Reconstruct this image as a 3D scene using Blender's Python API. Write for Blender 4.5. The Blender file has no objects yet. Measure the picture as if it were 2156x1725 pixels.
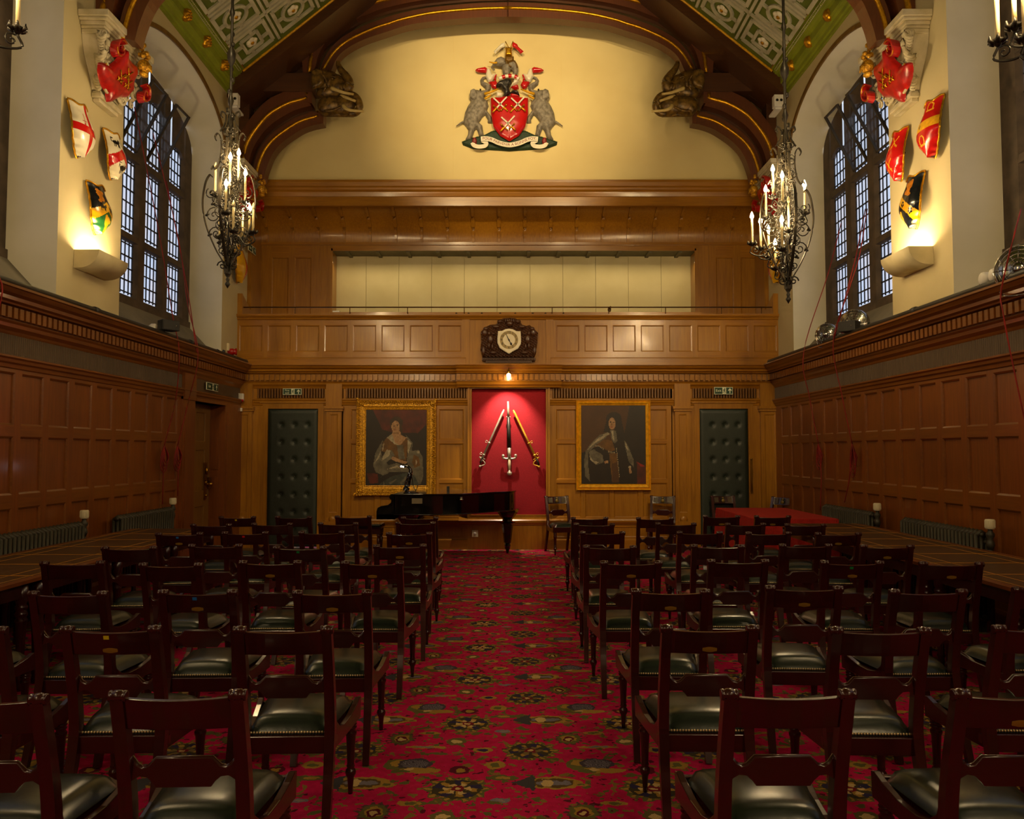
import bpy, bmesh, math, random
from mathutils import Vector, Matrix
RND = random.Random(11)
PI = math.pi
SC = bpy.context.scene
COL = SC.collection

# ---------------------------------------------------------------- camera and survey
CX, CH, FPX = 0.07, 1.6, 1725.0
TILT = math.atan((950 - 862.5) / FPX)
CT, ST = math.cos(TILT), math.sin(TILT)
def at(px, py, Y=None, X=None, Z=None):
    """where the sight line of a surveyed photo point meets the plane Y=, X= or Z="""
    u, v = (px - 1078) / FPX, (862.5 - py) / FPX
    r = (u, CT - v * ST, ST + v * CT)
    k = Y / r[1] if Y is not None else ((X - CX) / r[0] if X is not None else (Z - CH) / r[2])
    return Vector((CX + r[0] * k, r[1] * k, CH + r[2] * k))
cam = bpy.data.cameras.new('camera'); co = bpy.data.objects.new('camera', cam); COL.objects.link(co)
co.location = (CX, 0, CH); co.rotation_euler = (PI / 2 + TILT, 0, 0)
cam.sensor_width = 36; cam.lens = 36 * FPX / 2156; cam.clip_end = 100; cam.clip_start = .05
SC.camera = co

# ---------------------------------------------------------------- materials
def nt(name):
    m = bpy.data.materials.new(name); m.use_nodes = True
    t = m.node_tree; t.nodes.clear()
    o = t.nodes.new('ShaderNodeOutputMaterial')
    return m, t, o
def rgb(h):
    h = h.lstrip('#'); c = [int(h[i:i+2], 16) / 255 for i in (0, 2, 4)]
    return tuple((x / 12.92 if x <= .04045 else ((x + .055) / 1.055) ** 2.4) for x in c) + (1,)
def bsdf(t, o, rough=.5, metal=0, coat=0, spec=.5):
    b = t.nodes.new('ShaderNodeBsdfPrincipled'); t.links.new(b.outputs[0], o.inputs[0])
    b.inputs['Roughness'].default_value = rough; b.inputs['Metallic'].default_value = metal
    b.inputs['Coat Weight'].default_value = coat; b.inputs['Coat Roughness'].default_value = .12
    b.inputs['Specular IOR Level'].default_value = spec
    return b
def noise(t, scale, detail=3, mapping=None, coord='Object'):
    tc = t.nodes.new('ShaderNodeTexCoord'); mp = t.nodes.new('ShaderNodeMapping')
    mp.inputs['Scale'].default_value = mapping or (1, 1, 1)
    t.links.new(tc.outputs[coord], mp.inputs[0])
    n = t.nodes.new('ShaderNodeTexNoise'); n.inputs['Scale'].default_value = scale; n.inputs['Detail'].default_value = detail
    t.links.new(mp.outputs[0], n.inputs['Vector'])
    return n
def mixc(t, fac, a, b):
    m = t.nodes.new('ShaderNodeMix'); m.data_type = 'RGBA'
    for i, v in ((0, fac), (6, a), (7, b)):
        if isinstance(v, (int, float)): m.inputs[i].default_value = v
        elif isinstance(v, tuple): m.inputs[i].default_value = v
        else: t.links.new(v, m.inputs[i])
    return m.outputs[2]
def ramp(t, v, lo, hi):
    m = t.nodes.new('ShaderNodeMapRange'); m.inputs[1].default_value = lo; m.inputs[2].default_value = hi
    t.links.new(v, m.inputs[0]); return m.outputs[0]
def bump(t, b, h, strength=.2, dist=.01):
    n = t.nodes.new('ShaderNodeBump'); n.inputs['Strength'].default_value = strength; n.inputs['Distance'].default_value = dist
    t.links.new(h, n.inputs['Height']); t.links.new(n.outputs[0], b.inputs['Normal'])
def plain(name, c1, c2=None, rough=.5, metal=0, scale=6, coat=0, bmp=0, spec=.5):
    m, t, o = nt(name); b = bsdf(t, o, rough, metal, coat, spec)
    c1 = rgb(c1); c2 = rgb(c2) if c2 else tuple(x * .8 for x in c1[:3]) + (1,)
    n = noise(t, scale, 4)
    t.links.new(mixc(t, ramp(t, n.outputs[0], .35, .65), c1, c2), b.inputs['Base Color'])
    if bmp: bump(t, b, n.outputs[0], bmp)
    return m
def wood(name, c1, c2, rough=.3, grain='z', coat=.3, scale=1.0):
    m, t, o = nt(name); b = bsdf(t, o, rough, 0, coat)
    s = {'x': (1.5, 26, 26), 'y': (26, 1.5, 26), 'z': (26, 26, 1.5)}[grain]
    n = noise(t, 1.6 * scale, 5, s); n.inputs['Distortion'].default_value = .6
    big = noise(t, .9, 2, (1, 1, 1))
    f = t.nodes.new('ShaderNodeMath'); f.operation = 'ADD'
    t.links.new(ramp(t, n.outputs[0], .3, .7), f.inputs[0]); t.links.new(ramp(t, big.outputs[0], .3, .7), f.inputs[1])
    h = t.nodes.new('ShaderNodeMath'); h.operation = 'MULTIPLY'; h.inputs[1].default_value = .5; t.links.new(f.outputs[0], h.inputs[0])
    t.links.new(mixc(t, h.outputs[0], rgb(c1), rgb(c2)), b.inputs['Base Color'])
    bump(t, b, n.outputs[0], .12, .004)
    return m
def emit(name, c, s):
    m, t, o = nt(name); e = t.nodes.new('ShaderNodeEmission'); e.inputs[0].default_value = c; e.inputs[1].default_value = s
    t.links.new(e.outputs[0], o.inputs[0]); return m

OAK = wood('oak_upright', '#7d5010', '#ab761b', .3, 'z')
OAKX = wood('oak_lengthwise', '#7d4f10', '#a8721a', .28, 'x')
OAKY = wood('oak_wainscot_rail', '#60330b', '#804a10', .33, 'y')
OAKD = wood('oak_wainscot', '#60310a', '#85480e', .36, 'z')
REED = wood('oak_reeded', '#4a3a28', '#5e4a30', .55, 'z', 0)
REEDE = wood('oak_reeded_end', '#5e3c14', '#7d5320', .4, 'z', .2)
TRUSS = wood('oak_truss', '#3a1f0c', '#54300f', .42, 'x', .15)
TRUSSR = wood('oak_truss_brace', '#4a260f', '#653414', .4, 'z', .25)
MAHOG = wood('mahogany', '#260807', '#3d0f0c', .26, 'z', .4)
MAHOGX = wood('mahogany_rail', '#240807', '#3a0e0b', .24, 'x', .4)
TABLEW = wood('table_mahogany', '#5a2c0c', '#7d4212', .35, 'y', .2)
TABLETOP = plain('table_leather_top', '#4a3013', '#3d270f', .42, scale=14)
TOOLING = plain('gilt_tooling', '#c98a24', '#a8701a', .4)
DOORW = wood('door_oak', '#6e4c1a', '#8a6222', .4, 'z', .15)
LEATHER = plain('green_leather', '#1c261e', '#151d17', .27, scale=40, bmp=.06, spec=.6)
PADDED = plain('door_leather', '#222d25', '#1a241d', .5, scale=60, bmp=.1)
NAILS = plain('brass_nail', '#d8c49a', '#b39d70', .3, .7)
BRASS = plain('brass', '#b08a35', '#8a6820', .28, 1)
GILT = plain('gilding', '#d9a321', '#b07c12', .33, .85, scale=30)
GILTP = plain('gilt_paint', '#f0b626', '#cf981a', .35, .15, scale=20)
GILTF = plain('carved_gilding', '#e8b02a', '#946610', .34, .45, scale=55, bmp=.8)
SILVER = plain('steel', '#d6d2c2', '#a8a392', .32, .6)
PLASTER = plain('cream_plaster', '#c2b58c', '#b8aa80', .85, scale=1.2)
TYMP = plain('tympanum_canvas', '#dfcd92', '#d5c186', .9, scale=.8)
CREAM = plain('cream_panel', '#cfc69a', '#c6bc8e', .85, scale=2)
REVEAL = plain('reveal_plaster', '#d4cfba', '#c8c3ac', .85, scale=1.5)
SILL = plain('sill_slope', '#77705f', '#6a6454', .9, scale=3)
STONE = plain('window_stone', '#57493a', '#42372b', .85, scale=6, bmp=.2)
CARVE = plain('corbel_stone', '#c9bfa2', '#b3a884', .8, scale=8, bmp=.2)
GREEN = plain('ceiling_green', '#5d6a1a', '#4f5c14', .6, scale=3)
GREENL = plain('cornice_green', '#84901f', '#737f18', .5, scale=3)
STRAP = plain('strapwork_white', '#b9b49a', '#a39e84', .7, scale=5)
REDP = plain('red_paint', '#b3140f', '#8e0d0b', .32, scale=14, coat=.3)
RED2 = plain('heraldic_red', '#c01515', '#b01010', .22, scale=6, coat=.6)
WHITEP = plain('white_enamel', '#e2dbc4', '#d6ceb2', .3, scale=6, coat=.4)
NAVY = plain('navy_enamel', '#10151c', '#0c1016', .2, scale=6, coat=.6)
HGREEN = plain('green_enamel', '#1f5a2c', '#194d25', .25, scale=6, coat=.5)
YEL = plain('yellow_enamel', '#d9a50c', '#c8920a', .28, scale=10, coat=.5)
ORANGE = plain('orange_enamel', '#b87312', '#8d510c', .35, scale=25, coat=.3)
BLACKP = plain('black_enamel', '#0d0b09', '#151210', .3, scale=10)
REDCLOTH = plain('crimson_baize', '#8c0418', '#78020f', .95, scale=90, bmp=.15)
TCLOTH = plain('red_tablecloth', '#b01c0c', '#981408', .9, scale=40)
IRON = plain('wrought_iron', '#26221a', '#352f24', .38, .3, scale=20)
CANDLE = plain('candle_tube', '#ead9a6', '#e0cc92', .45)
GREY = plain('elephant_grey', '#8d8576', '#645d50', .6, scale=18, bmp=.5)
BRONZE = plain('bronzed_carving', '#7d5f24', '#3f2d0e', .36, .2, scale=16, bmp=.6)
TUSK = plain('ivory_paint', '#cdb571', '#b59a55', .4)
CLOCKW = wood('clock_carving', '#54300f', '#2a1507', .33, 'z', .3, 2)
EBONY = plain('piano_black', '#040404', '#060606', .08, scale=4, coat=.8)
GLOSSB = plain('glossy_black', '#07080b', '#0b0c11', .12, scale=30, coat=.6)
RADI = plain('radiator_paint', '#3d3a2e', '#343125', .5, .3, scale=10)
IVORYP = plain('ivory_plastic', '#d8cfae', '#cdc3a0', .5)
WHITEPL = plain('white_plastic', '#d9d6cc', '#cfccc2', .45)
DARKPL = plain('dark_plastic', '#1b1a18', '#141311', .5)
CHROME = plain('chrome', '#bdbab2', '#8f8c86', .15, 1)
CORD = plain('red_cord', '#8e1408', '#6e0d06', .7)
SIGNG = plain('sign_green', '#0c3d2a', '#0a3524', .5)
SIGNW = plain('sign_white', '#d8dcc0', '#ced2b4', .6)
REDPL = plain('alarm_red', '#b00d0d', '#960808', .35)
SKIN = plain('painted_skin', '#a8835c', '#8f6a46', .5, scale=30)
PDARK = plain('painted_dark', '#18110a', '#20150a', .45, scale=9)
PRED = plain('painted_crimson', '#5a1c08', '#3f1306', .45, scale=7)
POCH = plain('painted_ochre', '#6b470f', '#4f330b', .45, scale=12)
PGREY = plain('painted_grey', '#6a6352', '#4b4638', .45, scale=12)
PWHT = plain('painted_white', '#a59a80', '#857a60', .45, scale=14)
PGRN = plain('painted_slate', '#3c4038', '#2a2d27', .45, scale=14)
PBRN = plain('painted_brown', '#3d2812', '#2c1c0c', .45, scale=14)
LEAD = plain('lead_came', '#1a1a1c', '#131315', .6, .3)
STK = {k: plain('sticker_' + k, v, v, .5) for k, v in dict(yellow='#c9b800', blue='#1668b8', red='#c01010', green='#0d7a3a').items()}
BULB = emit('lit_bulb', (1, .72, .36, 1), 190)
BULBOFF = plain('unlit_bulb', '#cfc4a0', '#bfb48e', .2)
LED = emit('lamp_led', (.9, .95, 1, 1), 12)

# leaded glass: clear, slightly tinted, mostly lets the overcast sky in
def glass():
    m, t, o = nt('leaded_glass')
    tr = t.nodes.new('ShaderNodeBsdfTransparent'); tl = t.nodes.new('ShaderNodeBsdfTranslucent'); gl = t.nodes.new('ShaderNodeBsdfGlossy')
    gl.inputs['Roughness'].default_value = .2
    n = noise(t, 2.2, 2, (1, 1.4, .6))
    c = mixc(t, ramp(t, n.outputs[0], .35, .65), (.74, .80, .88, 1), (.86, .79, .77, 1))
    t.links.new(c, tr.inputs[0]); t.links.new(c, tl.inputs[0])
    m1 = t.nodes.new('ShaderNodeMixShader'); m1.inputs[0].default_value = .25
    t.links.new(tr.outputs[0], m1.inputs[1]); t.links.new(tl.outputs[0], m1.inputs[2])
    m2 = t.nodes.new('ShaderNodeMixShader'); m2.inputs[0].default_value = .05
    t.links.new(m1.outputs[0], m2.inputs[1]); t.links.new(gl.outputs[0], m2.inputs[2])
    t.links.new(m2.outputs[0], o.inputs[0]); return m
GLASS = glass()

# carpet: repeating floral medallions, all node maths
class E:
    """tiny expression wrapper round math nodes"""
    t = None
    def __init__(s, sock): s.s = sock
    @staticmethod
    def op(kind, *a, clamp=False):
        n = E.t.nodes.new('ShaderNodeMath'); n.operation = kind; n.use_clamp = clamp
        for i, v in enumerate(a):
            if isinstance(v, E): E.t.links.new(v.s, n.inputs[i])
            else: n.inputs[i].default_value = v
        return E(n.outputs[0])
    def __add__(s, o): return E.op('ADD', s, o)
    def __sub__(s, o): return E.op('SUBTRACT', s, o)
    def __rsub__(s, o): return E.op('SUBTRACT', o, s)
    def __mul__(s, o): return E.op('MULTIPLY', s, o)
    def __lt__(s, o): return E.op('LESS_THAN', s, o)
    def __gt__(s, o): return E.op('GREATER_THAN', s, o)
    def both(s, o): return E.op('MULTIPLY', s, o)
    def either(s, o): return E.op('MAXIMUM', s, o)
def carpet():
    m, t, o = nt('floral_carpet'); E.t = t
    b = bsdf(t, o, .95, 0, 0, .1)
    tc = t.nodes.new('ShaderNodeTexCoord')
    nz = t.nodes.new('ShaderNodeTexNoise'); nz.inputs['Scale'].default_value = 28; nz.inputs['Detail'].default_value = 2
    t.links.new(tc.outputs['Object'], nz.inputs['Vector'])
    sep = t.nodes.new('ShaderNodeSeparateXYZ'); t.links.new(tc.outputs['Object'], sep.inputs[0])
    ns = t.nodes.new('ShaderNodeSeparateColor'); t.links.new(nz.outputs['Color'], ns.inputs[0])
    wx, wy = (E(ns.outputs[0]) - .5) * .05, (E(ns.outputs[1]) - .5) * .05
    P = .93
    gx, gy = E(sep.outputs[0]) + wx, E(sep.outputs[1]) + wy
    def local(cx, cy):
        f = lambda g, c: (E.op('FRACT', (g - (c - P / 2 - 93 * P)) * (1 / P)) - .5) * P
        return f(gx, cx), f(gy, cy)
    def dist(u, v, a, c): return E.op('SQRT', E.op('POWER', u * (1 / a), 2) + E.op('POWER', v * (1 / c), 2))
    col = [mixc(t, ramp(t, nz.outputs[0], .3, .7), rgb('#d60a58'), rgb('#bd0646'))]
    def lay(mask, c): col[0] = mixc(t, mask.s, col[0], rgb(c))
    GRN, OCH, NAV, GRY, CRM, DRD = '#62642e', '#b08a34', '#222a4e', '#7d7a86', '#d8b878', '#5a0c22'
    # scattered small leaves and stems
    n2 = t.nodes.new('ShaderNodeTexNoise'); n2.inputs['Scale'].default_value = 13; n2.inputs['Detail'].default_value = 3
    t.links.new(tc.outputs['Object'], n2.inputs['Vector'])
    n3 = t.nodes.new('ShaderNodeTexNoise'); n3.inputs['Scale'].default_value = 17; n3.inputs['Detail'].default_value = 2
    mp = t.nodes.new('ShaderNodeMapping'); mp.inputs['Location'].default_value = (7, 3, 0); t.links.new(tc.outputs['Object'], mp.inputs[0])
    t.links.new(mp.outputs[0], n3.inputs['Vector'])
    lay(E(n2.outputs[0]) > .595, GRN); lay(E(n3.outputs[0]) > .62, '#8a7030'); lay(E(n3.outputs[0]) < .35, DRD)
    def medallion(cx, cy, a, c, petals, core):
        u, v = local(cx, cy); d = dist(u, v, a, c); ang = E.op('ARCTAN2', v, u)
        rad = E.op('COSINE', ang * petals) * .09 + .91
        lay(d < rad, GRN); lay((d < rad * .94).both(E.op('COSINE', ang * (petals * 2)) > .1).both(d > .7), OCH)
        lay((d < .72), '#3a3c22'); lay((d < .70).both(E.op('SINE', ang * (petals / 2) ) > .45).both(d > .34), NAV)
        lay((d < .60).both(E.op('COSINE', ang * (petals / 2) + .6) > .55), OCH); lay((d < .42).both(E.op('COSINE', ang * 6) > -.2), CRM if core else '#7d6a3a')
        lay(d < .2, '#7a1020'); lay(d < .1, CRM)
    medallion(-.19, 3.97, .165, .15, 10, True)
    medallion(.167, 4.466, .155, .145, 12, False)
    # sideways thistle
    u, v = local(.27, 4.04); d = dist(u, v, .14, .075)
    lay((d < 1).both(E.op('SINE', u * 190) > -1.1), OCH); lay((d < .72), '#5a4a22'); lay((d < .6).both(E.op('ABSOLUTE', v) < .022), GRY); lay(dist(u + .03, v, .03, .045) < 1, CRM)
    u2, v2 = local(.13, 4.04); lay((E.op('ABSOLUTE', v2) < (u2 + .06) * .9).both(u2 < .05), '#3b4446')
    # teardrop palmette
    u, v = local(.386, 3.72); d = dist(u, v, .085, .105); ang = E.op('ARCTAN2', v, u)
    lay(d < (E.op('COSINE', ang * 14) * .12 + .88), '#5a3a3a'); lay(d < .75, GRN); lay(d < .5, OCH); lay(dist(u, v + .01, .03, .042) < 1, DRD); lay(dist(u, v + .012, .016, .025) < 1, CRM)
    # rose spray with yellow leaves
    u, v = local(.504, 4.28); d = dist(u, v, .085, .075)
    lay(dist(u + .09, v + .01, .07, .075) < 1, '#6a6a30'); lay(dist(u + .09, v - .01, .04, .04) < 1, OCH); lay(d < 1, '#40404c'); lay((d < .8).both(E.op('SINE', (u + v) * 420) > 0), GRY)
    lay(dist(u - .03, v + .085, .11, .035) < 1, OCH); lay(dist(u + .06, v + .095, .05, .022) < 1, GRN); lay(dist(u + .02, v + .075, .025, .015) < 1, CRM)
    for cx, cy, a, c, c1, c2 in ((-.017, 4.265, .055, .05, OCH, GRN), (-.234, 3.675, .055, .055, '#6a6430', CRM), (-.396, 3.81, .06, .022, OCH, GRN), (-.396, 4.52, .11, .022, OCH, GRY),
                                 (-.085, 4.475, .055, .04, OCH, NAV), (.02, 3.84, .045, .025, GRY, '#9a8a80'), (-.19, 4.2, .05, .05, DRD, OCH), (.4, 4.02, .04, .022, OCH, GRN), (.02, 4.1, .08, .03, GRN, OCH)):
        u, v = local(cx, cy); d = dist(u, v, a, c); lay(d < 1, c1); lay(d < .5, c2)
    pile = t.nodes.new('ShaderNodeTexNoise'); pile.inputs['Scale'].default_value = 300; t.links.new(tc.outputs['Object'], pile.inputs['Vector'])
    t.links.new(mixc(t, ramp(t, pile.outputs[0], .3, .9), col[0], (.05, .012, .02, 1)), b.inputs['Base Color'])
    bump(t, b, pile.outputs[0], .25, .004)
    return m
CARPET = carpet()

# ---------------------------------------------------------------- mesh building
class MB:
    def __init__(s): s.v = []; s.f = []; s.m = []; s.s = []
    def add(s, vs, fs, m=0, smooth=False, M=None):
        b = len(s.v)
        s.v += [tuple(M @ Vector(p)) if M else tuple(p) for p in vs]
        for f in fs: s.f.append([b + i for i in f]); s.m.append(m); s.s.append(smooth)
        return s
    def quad(s, a, b, c, d, m=0): return s.add([a, b, c, d], [(0, 1, 2, 3)], m)
    def box(s, x0, x1, y0, y1, z0, z1, m=0, M=None):
        v = [(x, y, z) for x in (x0, x1) for y in (y0, y1) for z in (z0, z1)]
        return s.add(v, [(0, 1, 3, 2), (4, 6, 7, 5), (0, 4, 5, 1), (2, 3, 7, 6), (0, 2, 6, 4), (1, 5, 7, 3)], m, False, M)
    def prism(s, poly, axis, a, b, m=0, M=None, smooth=False):
        n = len(poly)
        def p3(p, w): return {'x': (w, p[0], p[1]), 'y': (p[0], w, p[1]), 'z': (p[0], p[1], w)}[axis]
        v = [p3(p, a) for p in poly] + [p3(p, b) for p in poly]
        s.add(v, [tuple(range(n)), tuple(range(2 * n - 1, n - 1, -1))], m, False, M)
        b0 = len(s.v) - 2 * n
        for i in range(n):
            s.f.append([b0 + i, b0 + (i + 1) % n, b0 + n + (i + 1) % n, b0 + n + i]); s.m.append(m); s.s.append(smooth)
        return s
    def lathe(s, prof, c=(0, 0, 0), n=16, m=0, M=None, smooth=True):
        v = []; f = []
        for r, z in prof:
            for k in range(n): a = 2 * PI * k / n; v.append((c[0] + r * math.cos(a), c[1] + r * math.sin(a), c[2] + z))
        for i in range(len(prof) - 1):
            for k in range(n): f.append((i * n + k, i * n + (k + 1) % n, (i + 1) * n + (k + 1) % n, (i + 1) * n + k))
        if prof[0][0] > 1e-4: f.append(tuple(range(n - 1, -1, -1)))
        if prof[-1][0] > 1e-4: f.append(tuple((len(prof) - 1) * n + k for k in range(n)))
        return s.add(v, f, m, smooth, M)
    def sweep(s, path, prof, up=(0, 0, 1), m=0, smooth=False, closed=False, scale=None, M=None):
        """carry a closed 2D profile (side, up) along a path"""
        pts = [Vector(p) for p in path]; n = len(pts); k = len(prof); v = []; f = []
        upv = Vector(up)
        for i, p in enumerate(pts):
            a = pts[i - 1] if (i or closed) else p; c = pts[(i + 1) % n] if (i < n - 1 or closed) else p
            d = (c - a).normalized()
            u = upv if abs(d.dot(upv.normalized())) < .98 else Vector((1, 0, 0)) if abs(d.x) < .9 else Vector((0, 1, 0))
            side = d.cross(u).normalized(); uu = side.cross(d).normalized()
            q = scale[i] if scale else 1
            for (x, y) in prof: v.append(p + side * x * q + uu * y * q)
        for i in range(n if closed else n - 1):
            j = (i + 1) % n
            for e in range(k): f.append((i * k + e, i * k + (e + 1) % k, j * k + (e + 1) % k, j * k + e))
        if not closed: f += [tuple(range(k - 1, -1, -1)), tuple((n - 1) * k + e for e in range(k))]
        return s.add(v, f, m, smooth, M)
    def tube(s, path, r, n=8, m=0, closed=False, M=None, up=(0, 0, 1)):
        rs = r if isinstance(r, (list, tuple)) else None
        rr = 1 if rs else r
        prof = [(rr * math.cos(2 * PI * k / n), rr * math.sin(2 * PI * k / n)) for k in range(n)]
        return s.sweep(path, prof, up, m, True, closed, rs, M)
    def strap(s, path, w, th, up=(0, 1, 0), m=0, M=None):
        return s.sweep(path, [(-th, -w), (th, -w), (th, w), (-th, w)], up, m, False, False, None, M)
    def ball(s, c, r, nu=12, nv=8, m=0, M=None):
        r = r if isinstance(r, (tuple, list)) else (r, r, r); v = []; f = []
        for i in range(nv + 1):
            for k in range(nu):
                a, b = PI * i / nv, 2 * PI * k / nu
                v.append((c[0] + r[0] * math.sin(a) * math.cos(b), c[1] + r[1] * math.sin(a) * math.sin(b), c[2] + r[2] * math.cos(a)))
        for i in range(nv):
            for k in range(nu): f.append((i * nu + k, i * nu + (k + 1) % nu, (i + 1) * nu + (k + 1) % nu, (i + 1) * nu + k))
        return s.add(v, f, m, True, M)
    def build(s, name, mats, parent=None, loc=None, rot=None, bevel=0, sub=0):
        me = bpy.data.meshes.new(name); me.from_pydata(s.v, [], s.f)
        for q in (mats if isinstance(mats, (list, tuple)) else [mats]): me.materials.append(q)
        me.polygons.foreach_set('material_index', s.m); me.polygons.foreach_set('use_smooth', s.s)
        bm = bmesh.new(); bm.from_mesh(me); bmesh.ops.remove_doubles(bm, verts=bm.verts, dist=1e-6)
        bmesh.ops.recalc_face_normals(bm, faces=bm.faces); bm.to_mesh(me); bm.free()
        o = bpy.data.objects.new(name, me); COL.objects.link(o)
        if parent: o.parent = parent
        if loc: o.location = loc
        if rot: o.rotation_euler = rot
        if bevel:
            b = o.modifiers.new('bevel', 'BEVEL'); b.width = bevel; b.segments = 2; b.limit_method = 'ANGLE'
        if sub:
            b = o.modifiers.new('sub', 'SUBSURF'); b.levels = sub; b.render_levels = sub
        return o
def tag(o, label, cat, group=None):
    o['label'] = label; o['category'] = cat
    if group: o['group'] = group
    return o
def struct(o): o['kind'] = 'structure'; return o
def empty(name, loc=(0, 0, 0), rz=0):
    o = bpy.data.objects.new(name, None); COL.objects.link(o); o.location = loc; o.rotation_euler = (0, 0, rz); o.empty_display_size = .1
    return o
def copy_tree(o, parent=None):
    c = o.copy(); COL.objects.link(c); c.parent = parent
    for ch in o.children: copy_tree(ch, c)
    return c
def arc(cx, cy, r, a0, a1, n):
    return [(cx + r * math.cos(a0 + (a1 - a0) * i / n), cy + r * math.sin(a0 + (a1 - a0) * i / n)) for i in range(n + 1)]
def smooth_path(pts, n=6):
    """Catmull-Rom through points"""
    P = [Vector(p) for p in pts]; P = [P[0] * 2 - P[1]] + P + [P[-1] * 2 - P[-2]]; out = []
    for i in range(1, len(P) - 2):
        for k in range(n):
            t = k / n; a, b, c, d = P[i - 1], P[i], P[i + 1], P[i + 2]
            out.append(.5 * ((2 * b) + (c - a) * t + (2 * a - 5 * b + 4 * c - d) * t * t + (3 * b - a - 3 * c + d) * t ** 3))
    out.append(P[-2]); return out
def text_mesh(s, size, align='CENTER'):
    cu = bpy.data.curves.new('t', 'FONT'); cu.body = s; cu.size = size; cu.align_x = align; cu.align_y = 'CENTER'; cu.extrude = .001
    o = bpy.data.objects.new('t', cu); COL.objects.link(o)
    dg = bpy.context.evaluated_depsgraph_get(); me = bpy.data.meshes.new_from_object(o.evaluated_get(dg))
    v = [tuple(p.co) for p in me.vertices]; f = [tuple(p.vertices) for p in me.polygons]
    bpy.data.objects.remove(o); bpy.data.curves.remove(cu); bpy.data.meshes.remove(me)
    return v, f
def partition(a, b, ints):
    cells = []; p = a
    for i0, i1 in ints:
        if i0 > p: cells.append((p, i0, False))
        cells.append((i0, i1, True)); p = i1
    if b > p: cells.append((p, b, False))
    return cells
def panels(mb, U, V, us, vs, mp, rec=.022, bev=.016, mrail=0, mstile=0, mpan=0):
    """framed panelling on a wall: mp(u, v, w) gives the point, w out of the wall"""
    for (u0, u1, pu) in partition(U[0], U[1], us):
        for (v0, v1, pv) in partition(V[0], V[1], vs):
            if pu and pv:
                a = [(u0, v0), (u1, v0), (u1, v1), (u0, v1)]
                b = [(u0 + bev, v0 + bev), (u1 - bev, v0 + bev), (u1 - bev, v1 - bev), (u0 + bev, v1 - bev)]
                c = [(u0 + bev * 1.1, v0 + bev * 1.1), (u1 - bev * 1.1, v0 + bev * 1.1), (u1 - bev * 1.1, v1 - bev * 1.1), (u0 + bev * 1.1, v1 - bev * 1.1)]
                for i in range(4):
                    j = (i + 1) % 4
                    mb.quad(mp(*a[i], 0), mp(*a[j], 0), mp(*b[j], -rec * .45), mp(*b[i], -rec * .45), mrail)
                    mb.quad(mp(*b[i], -rec * .45), mp(*b[j], -rec * .45), mp(*c[j], -rec), mp(*c[i], -rec), mrail)
                mb.quad(*[mp(*q, -rec) for q in c], mpan)
            else:
                mb.quad(mp(u0, v0, 0), mp(u1, v0, 0), mp(u1, v1, 0), mp(u0, v1, 0), mrail if pu else mstile)
def run(mb, prof, u0, u1, mp, m=0, caps=True):
    """extrude a moulding profile [(w, v)...] from u0 to u1"""
    n = len(prof); v = [mp(u0, q[1], q[0]) for q in prof] + [mp(u1, q[1], q[0]) for q in prof]
    f = [(i, i + 1, n + i + 1, n + i) for i in range(n - 1)]
    if caps: f += [tuple(range(n)), tuple(range(2 * n - 1, n - 1, -1))]
    mb.add(v, f, m)
def ubox(mb, u0, u1, v0, v1, w0, w1, mp, m=0):
    v = [mp(u, q, w) for u in (u0, u1) for q in (v0, v1) for w in (w0, w1)]
    mb.add(v, [(0, 1, 3, 2), (4, 6, 7, 5), (0, 4, 5, 1), (2, 3, 7, 6), (0, 2, 6, 4), (1, 5, 7, 3)], m)
# ---------------------------------------------------------------- room shell
XW, XP, YE, YB = 4.45, 4.38, 13.45, -5.2          # plaster wall, wainscot face, end wall, back of room
WINS = [11.01, 6.39, 1.77, -2.85]                 # window centres along the side walls
HW, SPR, RISE = 1.66, 6.30, .79
TRIMDULL = plain('arch_trim', '#7d5a10', '#65480c', .5, .3)
def arch_pts(hw=HW, spr=SPR, rise=RISE, n=22): return [(-hw * math.cos(PI * i / n), spr + rise * math.sin(PI * i / n)) for i in range(n + 1)]

b = MB()
for i in range(20):
    y0 = YB + (14.2 - YB) * i / 20; y1 = YB + (14.2 - YB) * (i + 1) / 20
    b.quad((-4.6, y0, 0), (4.6, y0, 0), (4.6, y1, 0), (-4.6, y1, 0))
struct(b.build('floor', CARPET))

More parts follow.
